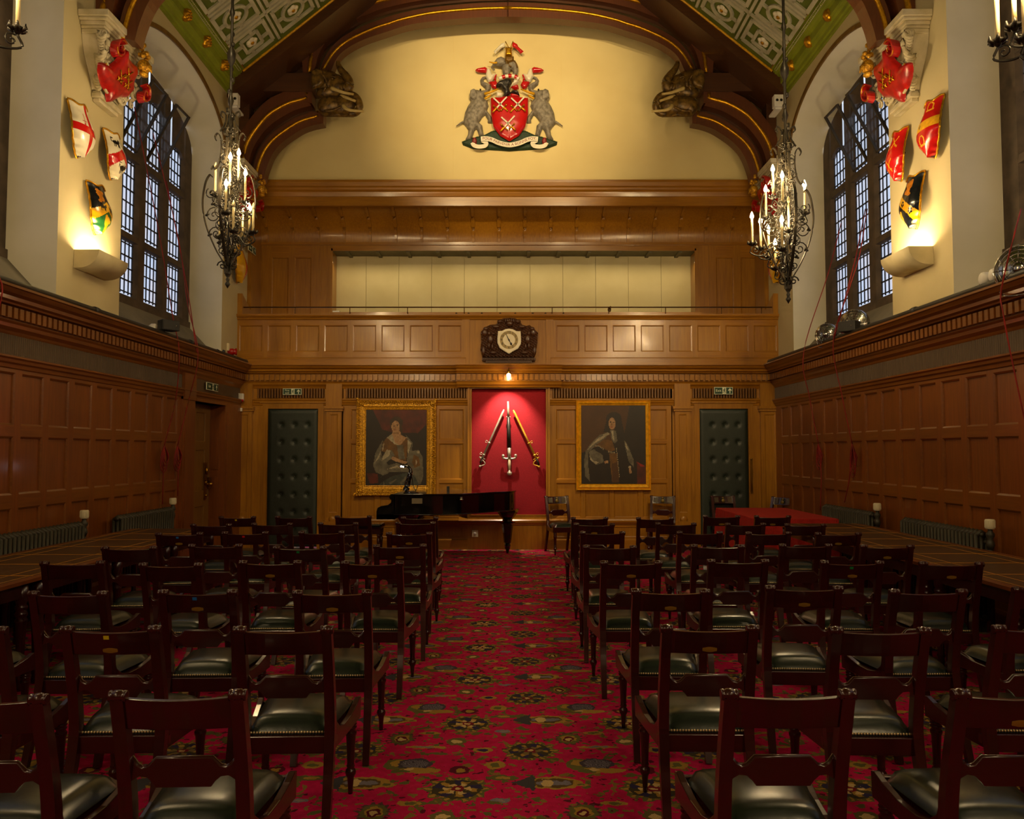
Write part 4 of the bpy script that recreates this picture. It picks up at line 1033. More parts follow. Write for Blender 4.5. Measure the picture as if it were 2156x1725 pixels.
# ---------------------------------------------------------------- roof trusses
TY = 13.34
tp = lambda px, py: at(px, py, Y=TY)
LC = [(554, 380), (561, 354), (575, 322), (598, 297), (630, 275.4), (653.5, 265.6), (681, 259.7)]
G2 = [(536, 380), (547, 338.5), (560, 312), (580, 290), (615, 265), (640, 252.5), (669, 245)]
G1 = [(510, 358), (519, 313), (539, 277), (568.7, 244), (606, 222), (628, 215), (647.5, 210)]
W0 = [(696, 151), (711, 120), (733.6, 100), (769, 82), (814, 67), (867, 51), (938, 42), (1000, 37), (1071, 35)]
GI = [(680, 147), (702, 111), (733.6, 84.6), (787, 60), (818, 50), (849, 40), (912, 27), (1000, 19), (1071, 16.5)]
GO = [(653, 156), (660, 111), (684.6, 67), (716, 40), (750, 24), (790, 9), (870, -8), (980, -20), (1071, -24)]
def curve(pts): return [(q.x, q.z) for q in smooth_path([tuple(tp(*p)) for p in pts], 4)]
def lerp(a, c, t): return [(p[0] + (q[0] - p[0]) * t, p[1] + (q[1] - p[1]) * t) for p, q in zip(a, c)]
CL, C2, C1 = curve(LC), curve(G2), curve(G1); CW, CI, CO = curve(W0), curve(GI), curve(GO)
hb0, hb1 = tp(497, 197).z, tp(663, 159).z; hx = tp(668, 180).x
def flip(poly, s): return [(x * -s, z) for x, z in poly]     # s = -1 keeps the outline, s = 1 mirrors it
def band(mb, A, B, y0, y1, s):
    for i in range(len(A) - 1): mb.prism(flip([A[i], A[i + 1], B[i + 1], B[i]], s), 'y', y0, y1)
r = truss0 = empty('roof_truss', (0, 0, 0)); tag(r, 'dark oak hammerbeam roof truss with gilt-lined arches against the end wall', 'roof truss', 'oak roof trusses')
for s in (-1, 1):
    m = MB(); ib = lerp(C2, C1, .28); band(m, CL, ib, TY, TY + .2, s)
    e = CL[-1]; m.prism(flip([(e[0] - .25, e[1] + .03), (e[0], e[1]), (e[0], tp(681, 236).z), (e[0] - .25, tp(681, 236).z)], s), 'y', TY - .01, TY + .2)
    m.build('inner_brace', TRUSSR, r)
    m = MB(); band(m, lerp(C2, C1, .55), lerp(C2, C1, 1.6), TY - .06, TY + .2, s); e = C1[-1]
    m.prism(flip([(e[0] - .12, hb0), (e[0] + .09, hb0), (e[0] + .09, e[1] - .09), (e[0] - .12, e[1] - .05)], s), 'y', TY - .07, TY + .2)
    m.build('outer_brace', TRUSSR, r)
    m = MB(); ext = [(-4.42, C1[0][1]), (-4.42, tp(500, 262).z), (tp(566, 199).x, hb0), (C1[-1][0], hb0)]
    m.prism(flip(ext + list(reversed(lerp(C2, C1, .2))), s), 'y', TY + .12, TY + .24); m.build('spandrel', TRUSS, r)
    m = MB()
    for cv, off, rr in ((C2, 0, .022), (C1, -.06, .026)): m.tube([(x * -s, TY + off, z) for x, z in cv] + [(cv[-1][0] * -s, TY + off, cv[-1][1] + .085)], rr * 1.3, 8)
    m.build('gilt_bead', GILT, r)
    m = MB(); m.box(*sorted((s * 4.44, s * abs(hx))), TY - .09, TY + .2, hb0, hb1); m.build('hammer_beam', TRUSS, r)
    m = MB(); m.box(*sorted((s * 4.44, s * 4.28)), TY - .05, TY + .2, 6.17, hb0); m.build('wall_post', TRUSS, r)
    # upper arch
    m = MB(); band(m, CW, lerp(CI, CO, .3), TY, TY + .2, s); m.build('inner_arch', TRUSSR, r)
    m = MB(); band(m, lerp(CI, CO, .62), lerp(CI, CO, 1.5), TY - .06, TY + .2, s); m.build('outer_arch', TRUSSR, r)
    m = MB(); 
    for cv, off, rr in ((CI, 0, .027), (CO, -.06, .031)): m.tube([(x * -s, TY + off, z) for x, z in cv], rr, 8)
    m.build('gilt_bead', GILT, r)
    # rafter, boarding above the beam
    zr = lambda x: CZE + SL * (CXE - abs(x))
    m = MB(); q_ = at(620, 92, Y=12.72); dz = zr(q_.x) - q_.z
    m.prism(flip([(-4.45, zr(4.45) - dz), (0, zr(0) - dz), (0, zr(0) + .02), (-4.45, zr(4.45) + .02)], s), 'y', 12.72, TY + .2); m.build('rafter', TRUSS, r)
    m = MB(); m.tube([(s * 4.2, 12.71, zr(4.2) - .02), (0, 12.71, zr(0) - .02)], .018, 6); m.build('gilt_edge', GILTP, r)
    m = MB(); bd = [(-4.44, hb1), (CO[0][0], hb1)] + lerp(CI, CO, .5) + [(0, zr(0) - .2), (-4.44, zr(4.44) - .2)]
    m.prism(flip(bd, s), 'y', TY + .06, TY + .2); m.build('boarding', TRUSS, r)
    m = MB()
    for px in (618, 641, 652): x = tp(px, 120).x * -s; m.box(min(x - .03, x + .03), max(x - .03, x + .03), TY - .0, TY + .1, hb1, zr(x) - .3)
    m.build('strut', TRUSS, r)
t2 = copy_tree(truss0); t2.location = (0, -4.62, 0); t2.name = 'roof_truss.001'; tag(t2, 'dark oak roof truss whose red-brown braces spring from the near painted corbels', 'roof truss', 'oak roof trusses')

# elephants carved at the hammer beam ends
ep = lambda cx, cy, dy=0: at(640 + cx / 10.15, 100 + cy / 10.15, Y=TY - .12 + dy)
for s, lb in ((-1, 'carved elephant heads with ivory tusks on the beam end above the portrait of a woman'), (1, 'carved elephant heads with ivory tusks on the beam end above the portrait of a man')):
    def F(p): return Vector((p.x * -s, p.y, p.z))
    root = empty('elephant_carving', F(ep(250, 1000))); tag(root, lb, 'carving', 'carved elephants on the roof truss'); o_ = Vector(root.location)
    L = lambda cx, cy, dy=0: F(ep(cx, cy, dy)) - o_
    def lumpy(mb, c, rad, mi=0):
        mb.ball(c, rad, 18, 12, mi)
    m = MB()
    lumpy(m, L(520, 780), (.21, .17, .22)); lumpy(m, L(680, 830, -.03), (.17, .14, .20)); lumpy(m, L(820, 860, -.05), (.11, .10, .12)); lumpy(m, L(400, 640), (.16, .16, .12)); lumpy(m, L(560, 980), (.22, .16, .12))
    m.tube([L(*p) for p in ((830, 880, -.08), (900, 850, -.08))], .09, 10)
    tr = smooth_path([L(860, 900, -.06), L(950, 860, -.07), L(965, 730, -.08), L(890, 600, -.08), L(790, 480, -.07), L(735, 370, -.06), L(725, 300, -.06)], 5)
    m.tube(tr, [.095 - .0021 * i for i in range(len(tr))], 12)
    m.ball(L(610, 670, -.17), .025, 8, 6); m.tube(smooth_path([L(560, 640, -.15), L(620, 620, -.17), L(690, 650, -.16)], 4), .014, 6)
    m.build('upper_head', BRONZE, root, sub=0)
    m = MB(); relief(m, [(L(*p).x, L(*p).z) for p in ((215, 620), (330, 560), (450, 610), (500, 740), (470, 880), (400, 960), (240, 1010), (205, 850))], .05, .05, lambda u, v, w: (u, -.19 - w, v), .012)
    m.tube([L(x, y, -.22) for x, y in ((215, 840), (230, 700), (300, 600), (420, 590), (490, 700), (480, 840), (420, 940))], .016, 6); m.build('ear', BRONZE, root)
    m = MB(); lumpy(m, L(620, 1250), (.26, .17, .17)); lumpy(m, L(860, 1230, -.03), (.19, .14, .18)); lumpy(m, L(480, 1330), (.12, .14, .11)); lumpy(m, L(900, 1080), (.15, .12, .13))
    tr = smooth_path([L(960, 1020, -.04), L(1090, 1060, -.05), L(1175, 1180, -.05), L(1185, 1300, -.05), L(1100, 1400, -.04), L(980, 1420, -.03)], 5); m.tube(tr, [.075 - .001 * i for i in range(len(tr))], 12)
    m.tube(smooth_path([L(430, 1360, -.15), L(600, 1350, -.18), L(720, 1300, -.17), L(790, 1270, -.16)], 4), .016, 6); m.tube([L(460, 1420), L(1060, 1430)], .05, 8)
    m.build('lower_head', BRONZE, root)
    for pts in (((590, 870, -.17), (700, 910, -.2), (860, 965, -.22), (1060, 1000, -.22)), ((800, 1040, -.1), (900, 1070, -.16), (1100, 1145, -.2)), ((850, 1240, -.14), (890, 1300, -.18), (1020, 1345, -.2), (1280, 1365, -.2))):
        p = smooth_path([L(*q) for q in pts], 4); m = MB(); m.tube(p, [.036 - .018 * i / len(p) for i in range(len(p))], 8); m.build('tusk', TUSK, root)

# small white twin-socket boxes on the truss
for x0, y0, lb in ((493, 211, 'white two-hole box fixed at the truss foot on the door side'), (1638, 214, 'white two-hole box fixed at the truss foot above the red table side')):
    c = at(x0, y0, Y=12.55); m = MB(); m.box(-.075, .075, -.06, .06, -.1, .09)
    o = m.build('junction_box', WHITEPL, None, c, bevel=.006); tag(o, lb, 'box')
    q = MB()
    for dx in (-.032, .032): q.lathe([(.022, 0), (.022, .004), (0, .004)], (0, 0, 0), 14, 0, Matrix.Translation((dx, -.06, .0)) @ Matrix.Rotation(PI / 2, 4, 'X'))
    q.build('hole', BLACKP, o)
    b_ = MB(); b_.box(-.05, .05, -.02, .3, -.13, -.1); b_.build('bracket', WHITEPL, o)

# ---------------------------------------------------------------- corbels
def spiral(c, r0, turns, n, ax, start=0, grow=.12):
    out = []
    for i in range(n + 1):
        t = i / n; a = start + turns * 2 * PI * t; r_ = r0 * (1 - t) + .006
        out.append(c + ax[0] * r_ * math.cos(a) + ax[1] * r_ * math.sin(a))
    return out
def corbel(sg, yc, lb):
    root = empty('corbel', (sg * XW, yc, 5.4)); tag(root, lb, 'corbel', 'painted corbels under the roof trusses')
    P = lambda u, v, w: Vector((-sg * w, u, v))      # u along the wall, v up, w out of it
    wl = .003
    m = MB()
    for z0, z1, w, h in ((.73, .80, .32, .55), (.70, .73, .30, .53), (.66, .70, .27, .50), (.63, .66, .255, .485), (.58, .63, .24, .47)): m.box(*sorted((-sg * wl, -sg * w)), -h, h, z0, z1)
    m.build('corbel_shelf', CARVE, root, bevel=.008)  # abacus: the moulded slabs crowning the corbel
    m = MB(); lv = [(.58, .24, .46), (.48, .235, .44), (.38, .21, .40), (.28, .17, .33), (.18, .13, .27), (.08, .10, .23)]; n = 12
    v = []; f = []
    for z, w, h in lv:
        for i in range(n + 1): a = PI * i / n; v.append(P(-h * math.cos(a) * (1 if abs(math.cos(a)) < .9 else 1), z, max(wl, w * abs(math.sin(a)) ** .35)))
    for j in range(len(lv) - 1):
        for i in range(n): f.append((j * (n + 1) + i, j * (n + 1) + i + 1, (j + 1) * (n + 1) + i + 1, (j + 1) * (n + 1) + i))
    m.add(v, f, 0, True)
    rr = random.Random(3)
    for k in range(26):      # acanthus curls
        u = rr.uniform(-.45, .45); z = rr.uniform(.12, .56); w = .13 + .2 * z
        p = spiral(P(u, z, w), rr.uniform(.04, .08), 1.3, 14, (P(1, 0, 0), P(0, 1, .2)), rr.uniform(0, 6)); m.tube(p, [.02 - .0009 * i for i in range(15)], 6)
    for k in range(16):
        z = .1 + .032 * k; p = spiral(P(-.26 - .014 * k, z, .10 + .009 * k), .06, 1.2, 12, (P(0, .3, 1), P(0, 1, 0)), k); m.tube(p, [.022 - .0011 * i for i in range(13)], 6)
    m.build('console', CARVE, root)
    m = MB(); m.box(*sorted((-sg * wl, -sg * .11)), -.24, .24, .0, .05); m.box(*sorted((-sg * wl, -sg * .09)), -.22, .22, .05, .08); m.box(*sorted((-sg * wl, -sg * .08)), -.21, .21, -.04, .0); m.build('base_moulding', CARVE, root, bevel=.01)
    lean = lambda u, v, w: P(u * .95 - .12, v * .92 + .09, .12 + .36 * max(0, v + .05) + w)
    m = MB(); relief(m, [(-.36, .10), (-.40, .17), (-.34, .21), (-.22, .22), (-.15, .32), (-.10, .46), (-.03, .52), (.02, .45), (.12, .44), (.24, .45), (.31, .38), (.30, .28), (.36, .20), (.30, .08), (.18, .03), (.06, -.08), (-.03, -.12), (-.07, -.03), (-.2, .0), (-.3, .05)], .08, .13, lean, .014); ct = m.build('cartouche', REDP, root)
    for c, r0, tn, st in ((P(-.27, .50, .30), .10, 1.4, 1), (P(.40, .30, .27), .10, -1.4, 2)):
        m = MB(); p = spiral(c, r0, tn, 22, (P(1, 0, 0), P(0, 1, .25)), st); m.strap(p, .045, .010, P(0, .25, 1)); m.build('scroll', REDP, root)
    m = MB()
    for c, r0, tn, st in ((P(-.27, .50, .335), .102, 1.4, 1), (P(.40, .30, .305), .102, -1.4, 2)): m.tube(spiral(c, r0, tn, 22, (P(1, 0, 0), P(0, 1, .25)), st), .008, 5)
    ol = [(-.33, .20), (-.2, .10), (-.05, .02), (.1, .07), (.25, .13), (.29, .22)]; m.tube([lean(u, v, .045) for u, v in ol], .007, 5)
    for (u, v) in ((-.05, .17), (.06, .25), (.12, .17)):
        for d in (-1, 1): m.tube([lean(u - .055 * d, v - .06, .09), lean(u + .055 * d, v + .06, .09)], .007, 5); m.tube([lean(u - .06 * d, v - .015, .09), lean(u - .01 * d, v - .05, .09)], .007, 5)
    m.build('gilt_sword', GILT, ct)
    m = MB(); c = P(.16, .52, .38); m.ball(c, (.07, .075, .08), 14, 10)
    for k in range(5): m.tube([c + P(-.05 + .025 * k, .03, .06), c + P(-.05 + .025 * k, -.05, .065)], .008, 5)
    for k in range(6): a = k; m.ball(c + P(.05 * math.cos(a), .10 + .02 * (k % 3), .04 * math.sin(a)), .028, 8, 6)
    for k in range(5): m.ball(c + P(.03 * math.sin(k * 2), .14 + .03 * k, -.02), (.03, .03, .028), 8, 6)
    m.ball(c + P(0, -.09, .0), (.05, .06, .03), 10, 6); m.build('helmet', GILTF, root)
corbel(-1, 8.85, 'painted corbel with red cartouche above the white cross and lion-charged shields'); corbel(1, 8.85, 'painted corbel with red cartouche above the three-piece red and black shields')
corbel(-1, 13.20, 'painted corbel half hidden behind the chandelier on the door side'); corbel(1, 13.20, 'painted corbel half hidden behind the chandelier on the red-table side')

# ---------------------------------------------------------------- coat of arms on the tympanum
AY = 13.944
ap = lambda cx, cy: (lambda q: (q.x, q.z))(at(940 + cx / 6.633, 80 + cy / 6.633, Y=AY))
c0 = at(1071, 300, Y=AY); root = empty('coat_of_arms', (c0.x, AY, c0.z)); tag(root, 'painted coat of arms with two grey elephants and red shield on the cream gable wall', 'coat of arms')
def al(pts, mir=False): return [((lambda q: (q[0] - c0.x, q[1] - c0.z))(ap(1760 - x if mir else x, y))) for x, y in pts]
amp = lambda off=0: (lambda u, v, w: (u, -w - off, v))
nz = lambda sc: (lambda x, y: .006 * math.sin(x * sc) * math.sin(y * sc * 1.3 + x * 30))
m = MB(); relief(m, al([(210, 1450), (350, 1400), (530, 1355), (640, 1300), (1110, 1300), (1230, 1355), (1400, 1400), (1550, 1450), (1540, 1500), (1400, 1550), (1100, 1572), (880, 1585), (650, 1572), (360, 1550), (230, 1500)]), .06, .04, amp(), .018, 0, nz(160)); m.build('grassy_mound', plain('mound_green', '#18381c', '#0d2410', .6, scale=60, bmp=.6), root)
EL = [(548, 545), (500, 555), (468, 600), (480, 660), (540, 710), (550, 740), (500, 745), (440, 738), (380, 735), (340, 780), (320, 860), (340, 900), (300, 960), (260, 1050), (240, 1160), (240, 1210), (280, 1250), (310, 1300), (300, 1360), (265, 1425), (280, 1442), (350, 1440), (370, 1370), (395, 1300), (420, 1275), (445, 1340), (460, 1392), (525, 1385), (510, 1300), (500, 1230), (455, 1185), (500, 1120), (540, 1080), (580, 1150), (575, 1192), (640, 1197), (630, 1110), (565, 1020), (590, 960), (570, 890), (530, 860), (545, 800), (590, 770), (620, 720), (615, 670), (570, 640), (522, 618), (518, 590), (556, 572)]
for mir in (False, True):
    m = MB(); relief(m, al(EL, mir), .10, .13, amp(.02), .013, 0, lambda x, y: .008 * math.sin(x * 70) * math.sin(y * 60)); e = m.build('elephant', GREY, root)
    m = MB(); relief(m, al([(340, 770), (385, 745), (420, 770), (440, 830), (425, 905), (370, 890), (325, 850)], mir), .03, .03, amp(.11), .012); m.build('ear', GREY, e)
    q = lambda *p: [(a, -d, z) for (a, z), d in zip(al([x[:2] for x in p], mir), [x[2] for x in p])]
    m = MB(); m.tube(q((242, 1190, .06), (200, 1210, .06), (140, 1250, .05)), [.02, .014, .008], 6); m.build('tail', GREY, e)
    m = MB(); m.tube(q((535, 825, .12), (620, 805, .14), (725, 755, .12)), [.026, .022, .01], 8); m.tube(q((538, 890, .12), (580, 870, .13), (625, 838, .12)), [.022, .02, .012], 8); m.build('tusk', YEL, e)
    m = MB(); m.ball(q((478, 765, .125))[0], .016, 8, 6); m.build('eye', BLACKP, e)
    white = [(545, 560), (590, 640), (640, 622), (700, 520), (640, 530), (610, 455), (565, 440)]; red1 = [(400, 480), (430, 455), (540, 432), (572, 450), (560, 512), (440, 507)]; red2 = [(590, 640), (700, 625), (730, 680), (690, 742), (640, 722), (618, 680)]; red3 = [(655, 600), (690, 530), (708, 535), (690, 590), (700, 630)]
    m = MB(); relief(m, al(white, mir), .06, .04, amp(.05), .012, 1)
    for k, pl in enumerate((red1, red2, red3)): relief(m, al(pl, mir), .06, .035, amp(.06), .012, 0)
    m.build('mantling', [RED2, WHITEP], root)
SH = [(620, 872), (760, 858), (880, 842), (1000, 858), (1140, 872), (1140, 1100), (1100, 1270), (1010, 1400), (880, 1476), (750, 1400), (655, 1270), (625, 1100)]
m = MB(); relief(m, al(SH), .09, .30, amp(.10), .014); sh = m.build('shield', RED2, root)
def asword(tip, hilt, nm='sword'):
    (x0, z0), (x1, z1) = al([tip, hilt]); d = Vector((x1 - x0, 0, z1 - z0)); L_ = d.length; d /= L_; n = Vector((-d.z, 0, d.x)); y = -.205
    A = Vector((x0, y, z0)); m = MB()
    def bar(a, c, w, mi, th=.008): 
        p, q = A + d * a * L_, A + d * c * L_; m.add([p + n * w, q + n * w, q - n * w, p - n * w, p + n * w + Vector((0, -th, 0)), q + n * w + Vector((0, -th, 0)), q - n * w + Vector((0, -th, 0)), p - n * w + Vector((0, -th, 0))], [(4, 5, 6, 7), (0, 1, 5, 4), (1, 2, 6, 5), (2, 3, 7, 6), (3, 0, 4, 7)], mi)
    bar(.03, .74, .012, 0); bar(.74, .97, .01, 1, .012); g = A + d * .76 * L_; m.tube([g + n * .062 + Vector((0, -.006, 0)), g - n * .062 + Vector((0, -.006, 0))], .011, 6, 1)
    for e in (-1, 1): m.ball(g + n * .062 * e + Vector((0, -.006, 0)), .016, 8, 6, 1)
    m.ball(A + d * L_ + Vector((0, -.006, 0)), .018, 8, 6, 1); m.build(nm, [WHITEP, GILT], sh)
for dx, dy in ((0, 0), (243, 0), (107, 262)): asword((655 + dx, 905 + dy), (850 + dx, 1085 + dy)); asword((850 + dx, 888 + dy), (655 + dx, 1102 + dy))
m = MB(); m.box(-.12, .12, -.05, .0, .2, .4); m.build('wall_mount', DARKPL, root)  # added hidden block, standing in for a fixing to the wall
m = MB(); relief(m, al([(690, 690), (740, 640), (810, 612), (900, 618), (918, 655), (890, 700), (878, 740), (890, 790), (960, 762), (1010, 790), (1025, 845), (900, 805), (820, 872), (800, 830), (795, 780), (755, 722), (690, 722)]), .09, .05, amp(.08), .011); m.build('helmet', plain('helmet_steel', '#4b4742', '#1d1b18', .35, .6, scale=30), root)
m = MB(); relief(m, al([(890, 800), (1000, 795), (1030, 850), (900, 850)]), .04, .03, amp(.06), .012); relief(m, al([(890, 725), (1000, 690), (1012, 750), (955, 765)]), .07, .04, amp(.10), .012); relief(m, al([(700, 780), (790, 800), (780, 850), (700, 855)]), .05, .03, amp(.08), .012, 1); relief(m, al([(940, 625), (1012, 650), (985, 692), (890, 722), (930, 665)]), .07, .03, amp(.12), .012, 1); m.build('mantling', [RED2, WHITEP], root)
m = MB(); tq = al([(735, 625), (790, 600), (850, 588), (910, 585), (965, 595), (1010, 630)]); tq = smooth_path([(x, -.15, z) for x, z in tq], 4)
for i in range(0, len(tq) - 1, 3): m.tube(tq[i:i + 4], .034, 8, (i // 3) % 2)
m.build('torse', [WHITEP, RED2], root)
m = MB(); relief(m, al([(775, 420), (840, 400), (960, 345), (1000, 420), (1002, 500), (985, 562), (930, 560), (925, 490), (895, 462), (885, 562), (795, 568), (780, 480)]), .08, .06, amp(.08), .011); relief(m, al([(650, 400), (700, 330), (760, 303), (820, 325), (832, 410), (760, 440), (700, 425), (652, 432), (645, 460), (690, 480), (660, 494), (622, 450), (640, 410)]), .08, .05, amp(.09), .011)
ce = m.build('crest_elephant', GREY, root); m = MB(); m.tube([(x, -.16, z) for x, z in al([(710, 405), (660, 410), (600, 395)])], [.018, .016, .008], 6); m.build('tusk', YEL, ce)
m = MB(); relief(m, al([(820, 318), (940, 318), (942, 380), (865, 405), (820, 380)]), .04, .03, amp(.15), .011); m.tube([(x, -.15, z) for x, z in al([(860, 405), (875, 440), (905, 460)])], .01, 5); m.tube([(x, -.15, z) for x, z in al([(935, 370), (975, 420), (990, 470)])], .012, 5); m.build('saddle_cloth', plain('saddle_gold', '#7d5a14', '#5a3f0c', .5, .3), ce)
m = MB(); relief(m, al([(815, 180), (830, 195), (845, 180), (862, 195), (878, 180), (895, 195), (910, 180), (928, 185), (912, 222), (918, 312), (820, 312), (826, 222)]), .06, .03, amp(.13), .010); m.build('castle', GILT, ce)
m = MB(); relief(m, al([(822, 112), (760, 130), (738, 160), (660, 240), (690, 272), (705, 240), (770, 192), (812, 176)]), .03, .03, amp(.13), .011, 0); relief(m, al([(925, 103), (990, 140), (1002, 172), (1078, 238), (1035, 272), (1010, 240), (960, 192), (915, 170)]), .03, .03, amp(.13), .011, 1)
for a, c in (((822, 108), (868, 190)), ((930, 104), (895, 190))): m.tube([(x, -.15, z) for x, z in al([a, c])], .008, 5, 2)
m.build('banner', [WHITEP, RED2, GILT], root)
# motto ribbon
def ribbon(mb, pts, w, off):
    p = smooth_path([(x, -off, z) for x, z in al(pts)], 6); mb.strap(p, w, .006, (0, 1, 0)) if False else mb.sweep(p, [(-w, -.006), (w, -.006), (w, .006), (-w, .006)], (0, -1, 0)); return p
m = MB(); rb = ribbon(m, [(485, 1455), (560, 1452), (640, 1470), (740, 1513), (880, 1540), (1020, 1513), (1120, 1470), (1200, 1452), (1275, 1458)], .040, .15)
for mir in (False, True):
    p = smooth_path([(x, -.13, z) for x, z in al([(500, 1470), (560, 1505), (540, 1545), (460, 1558), (390, 1540), (365, 1500)], mir)], 5); m.sweep(p, [(-.034, -.006), (.034, -.006), (.034, .006), (-.034, .006)], (0, -1, 0))
    relief(m, al([(360, 1500), (375, 1430), (410, 1425), (430, 1470), (420, 1520)], mir), .03, .02, amp(.12), .01, 1)
rbo = m.build('motto_ribbon', [WHITEP, plain('ribbon_red', '#8a1c12', '#6e140d', .5)], root)
v, f = text_mesh('POUR PARVENIR A BONNE FOY.', .066); xs_ = [p[0] for p in v]; xa, xb = min(xs_), max(xs_); n = len(rb)
tv = []; cum = [0]
for p0, p1 in zip(rb, rb[1:]): cum.append(cum[-1] + (p1 - p0).length)
for (x, y, z) in v:
    t = (.03 + .94 * (x - xa) / (xb - xa)) * cum[-1]; k = max(i for i in range(n - 1) if cum[i] <= t); fr = (t - cum[k]) / (cum[k + 1] - cum[k]); c = rb[k].lerp(rb[k + 1], fr); d = (rb[k + 1] - rb[k]).normalized(); tv.append((c.x - d.z * y, c.y - .0075 - z, c.z + d.x * y))
m = MB(); m.add(tv, f); m.build('lettering', plain('motto_red', '#7a160c', '#7a160c', .6), rbo)

# ---------------------------------------------------------------- heraldic shields on the piers
def wall_shield(sg, y, ztop, h, hwid, mats, layers, lb, flipu=False):
    root = empty('heraldic_shield', (sg * XW, y, ztop - h)); tag(root, lb, 'shield', 'painted shields on the window piers')
    def wd(b):
        pts = [(0, .02), (.06, .28), (.15, .55), (.28, .86), (.42, 1.0), (.58, .96), (.74, .80), (.88, .74), (1, .80)]
        for (b0, w0), (b1, w1) in zip(pts, pts[1:]):
            if b <= b1: t = (b - b0) / (b1 - b0); t = t * t * (3 - 2 * t); return w0 + (w1 - w0) * t
        return .8
    def surf(a, b, off=0):
        w = wd(b); s_ = 2 * a - 1; top = 1 - .05 * (1 - math.cos(4 * PI * a)) * .5 * b ** 6
        o = .04 + off + .115 * math.sqrt(max(0, 1 - (s_ * .97) ** 2)) + .04 * math.sin(PI * (b - .1) * 1.6)
        return (-sg * o, s_ * w * hwid * (1 if not flipu else 1), h * b * top)
    lay = []
    def tr(fn): return fn
    m = MB(); painted(m, 46, 60, surf, layers, None, 0)
    # back and thickness
    fc = m.build('face', mats, root)
    rim = [surf(0, j / 40) for j in range(41)] + [surf(i / 20, 1) for i in range(1, 21)] + [surf(1, 1 - j / 40) for j in range(1, 41)]
    m = MB(); m.tube(rim, .011, 6, 0, True); m.build('rim', GILT, root)
    m = MB(); vv = [surf(a / 12, b / 16, -.012) for b in range(17) for a in range(13)]; ff = [(j * 13 + i, j * 13 + i + 1, (j + 1) * 13 + i + 1, (j + 1) * 13 + i) for j in range(16) for i in range(12)]; m.add(vv, ff, 0, True); m.build('back', PDARK, root)
    m = MB(); m.box(*sorted((0, -sg * .16)), -.01, .01, h * .55, h * .58); m.build('wall_mount', DARKPL, root)  # added bracket behind the shield, an assumed support from the wall
def beast(u, v, s_, mi, d=1):
    """small prowling animal made of body, head, legs and tail"""
    L_ = [('e', (u, v, .13 * s_, .045 * s_), mi), ('e', (u + d * .13 * s_, v + .035 * s_, .05 * s_, .04 * s_), mi)]
    for k in (-.09, -.04, .06, .10): L_.append(('e', (u + k * s_, v - .06 * s_, .016 * s_, .045 * s_), mi))
    L_ += [('e', (u - d * .15 * s_, v + .04 * s_, .015 * s_, .05 * s_), mi), ('e', (u - d * .12 * s_, v + .085 * s_, .04 * s_, .012 * s_), mi)]
    return L_
def head(u, v, s_, mi): return [('e', (u, v, .10 * s_, .075 * s_), mi), ('e', (u - .05 * s_, v + .06 * s_, .05 * s_, .04 * s_), mi), ('e', (u + .03 * s_, v - .09 * s_, .09 * s_, .05 * s_), mi), ('e', (u + .10 * s_, v + .02 * s_, .045 * s_, .03 * s_), mi), ('e', (u - .04 * s_, v - .14 * s_, .05 * s_, .03 * s_), mi)]
def cross_swords(u, v, s_, mi):
    out = []
    for d in (-1, 1):
        for k in range(15): t = k / 14 - .5; out.append(('e', (u + d * t * .30 * s_, v + t * .26 * s_, .022, .011), mi))
        out.append(('e', (u - d * .10 * s_, v - .085 * s_, .06 * s_, .012), mi))
    return out
# left pier (u runs away from the camera)
SWD = [('p', [(.30, .80), (.325, .80), (.325, .60), (.30, .60)], 2), ('p', [(.24, .655), (.385, .655), (.385, .635), (.24, .635)], 2), ('e', (.312, .585, .03, .016), 2)]
wall_shield(-1, 8.27, 5.16, .55, .21, [WHITEP, RED2, REDP], [('p', [(.44, 0), (.58, 0), (.58, 1), (.44, 1)], 1), ('p', [(0, .42), (1, .42), (1, .56), (0, .56)], 1)] + SWD, 'white wall shield with a red cross, highest on the pier of the door side')
chv = lambda lo, hi: (lambda U, V: (V > lo - abs(U - .5) * .5) & (V < hi - abs(U - .5) * .5))
wall_shield(-1, 8.98, 5.14, .52, .20, [WHITEP, RED2, BLACKP], [('f', chv(.44, .66), 1)] + beast(.28, .76, 1.1, 2) + beast(.74, .74, 1.1, 2) + beast(.5, .24, 1.2, 2), 'white wall shield with a red chevron and dark beasts beside the window')
wall_shield(-1, 8.67, 4.45, .53, .215, [NAVY, YEL, HGREEN, ORANGE, BLACKP], [('f', lambda U, V: V < .56 - abs(U - .5) * .45, 2), ('f', chv(.46, .66), 1)] + head(.28, .80, 1.2, 3) + head(.76, .76, 1.2, 3) + head(.5, .24, 1.4, 1) + beast(.30, .52, .8, 4) + beast(.68, .52, .8, 4, -1), 'black, yellow and green wall shield with lions, just above the uplighter')
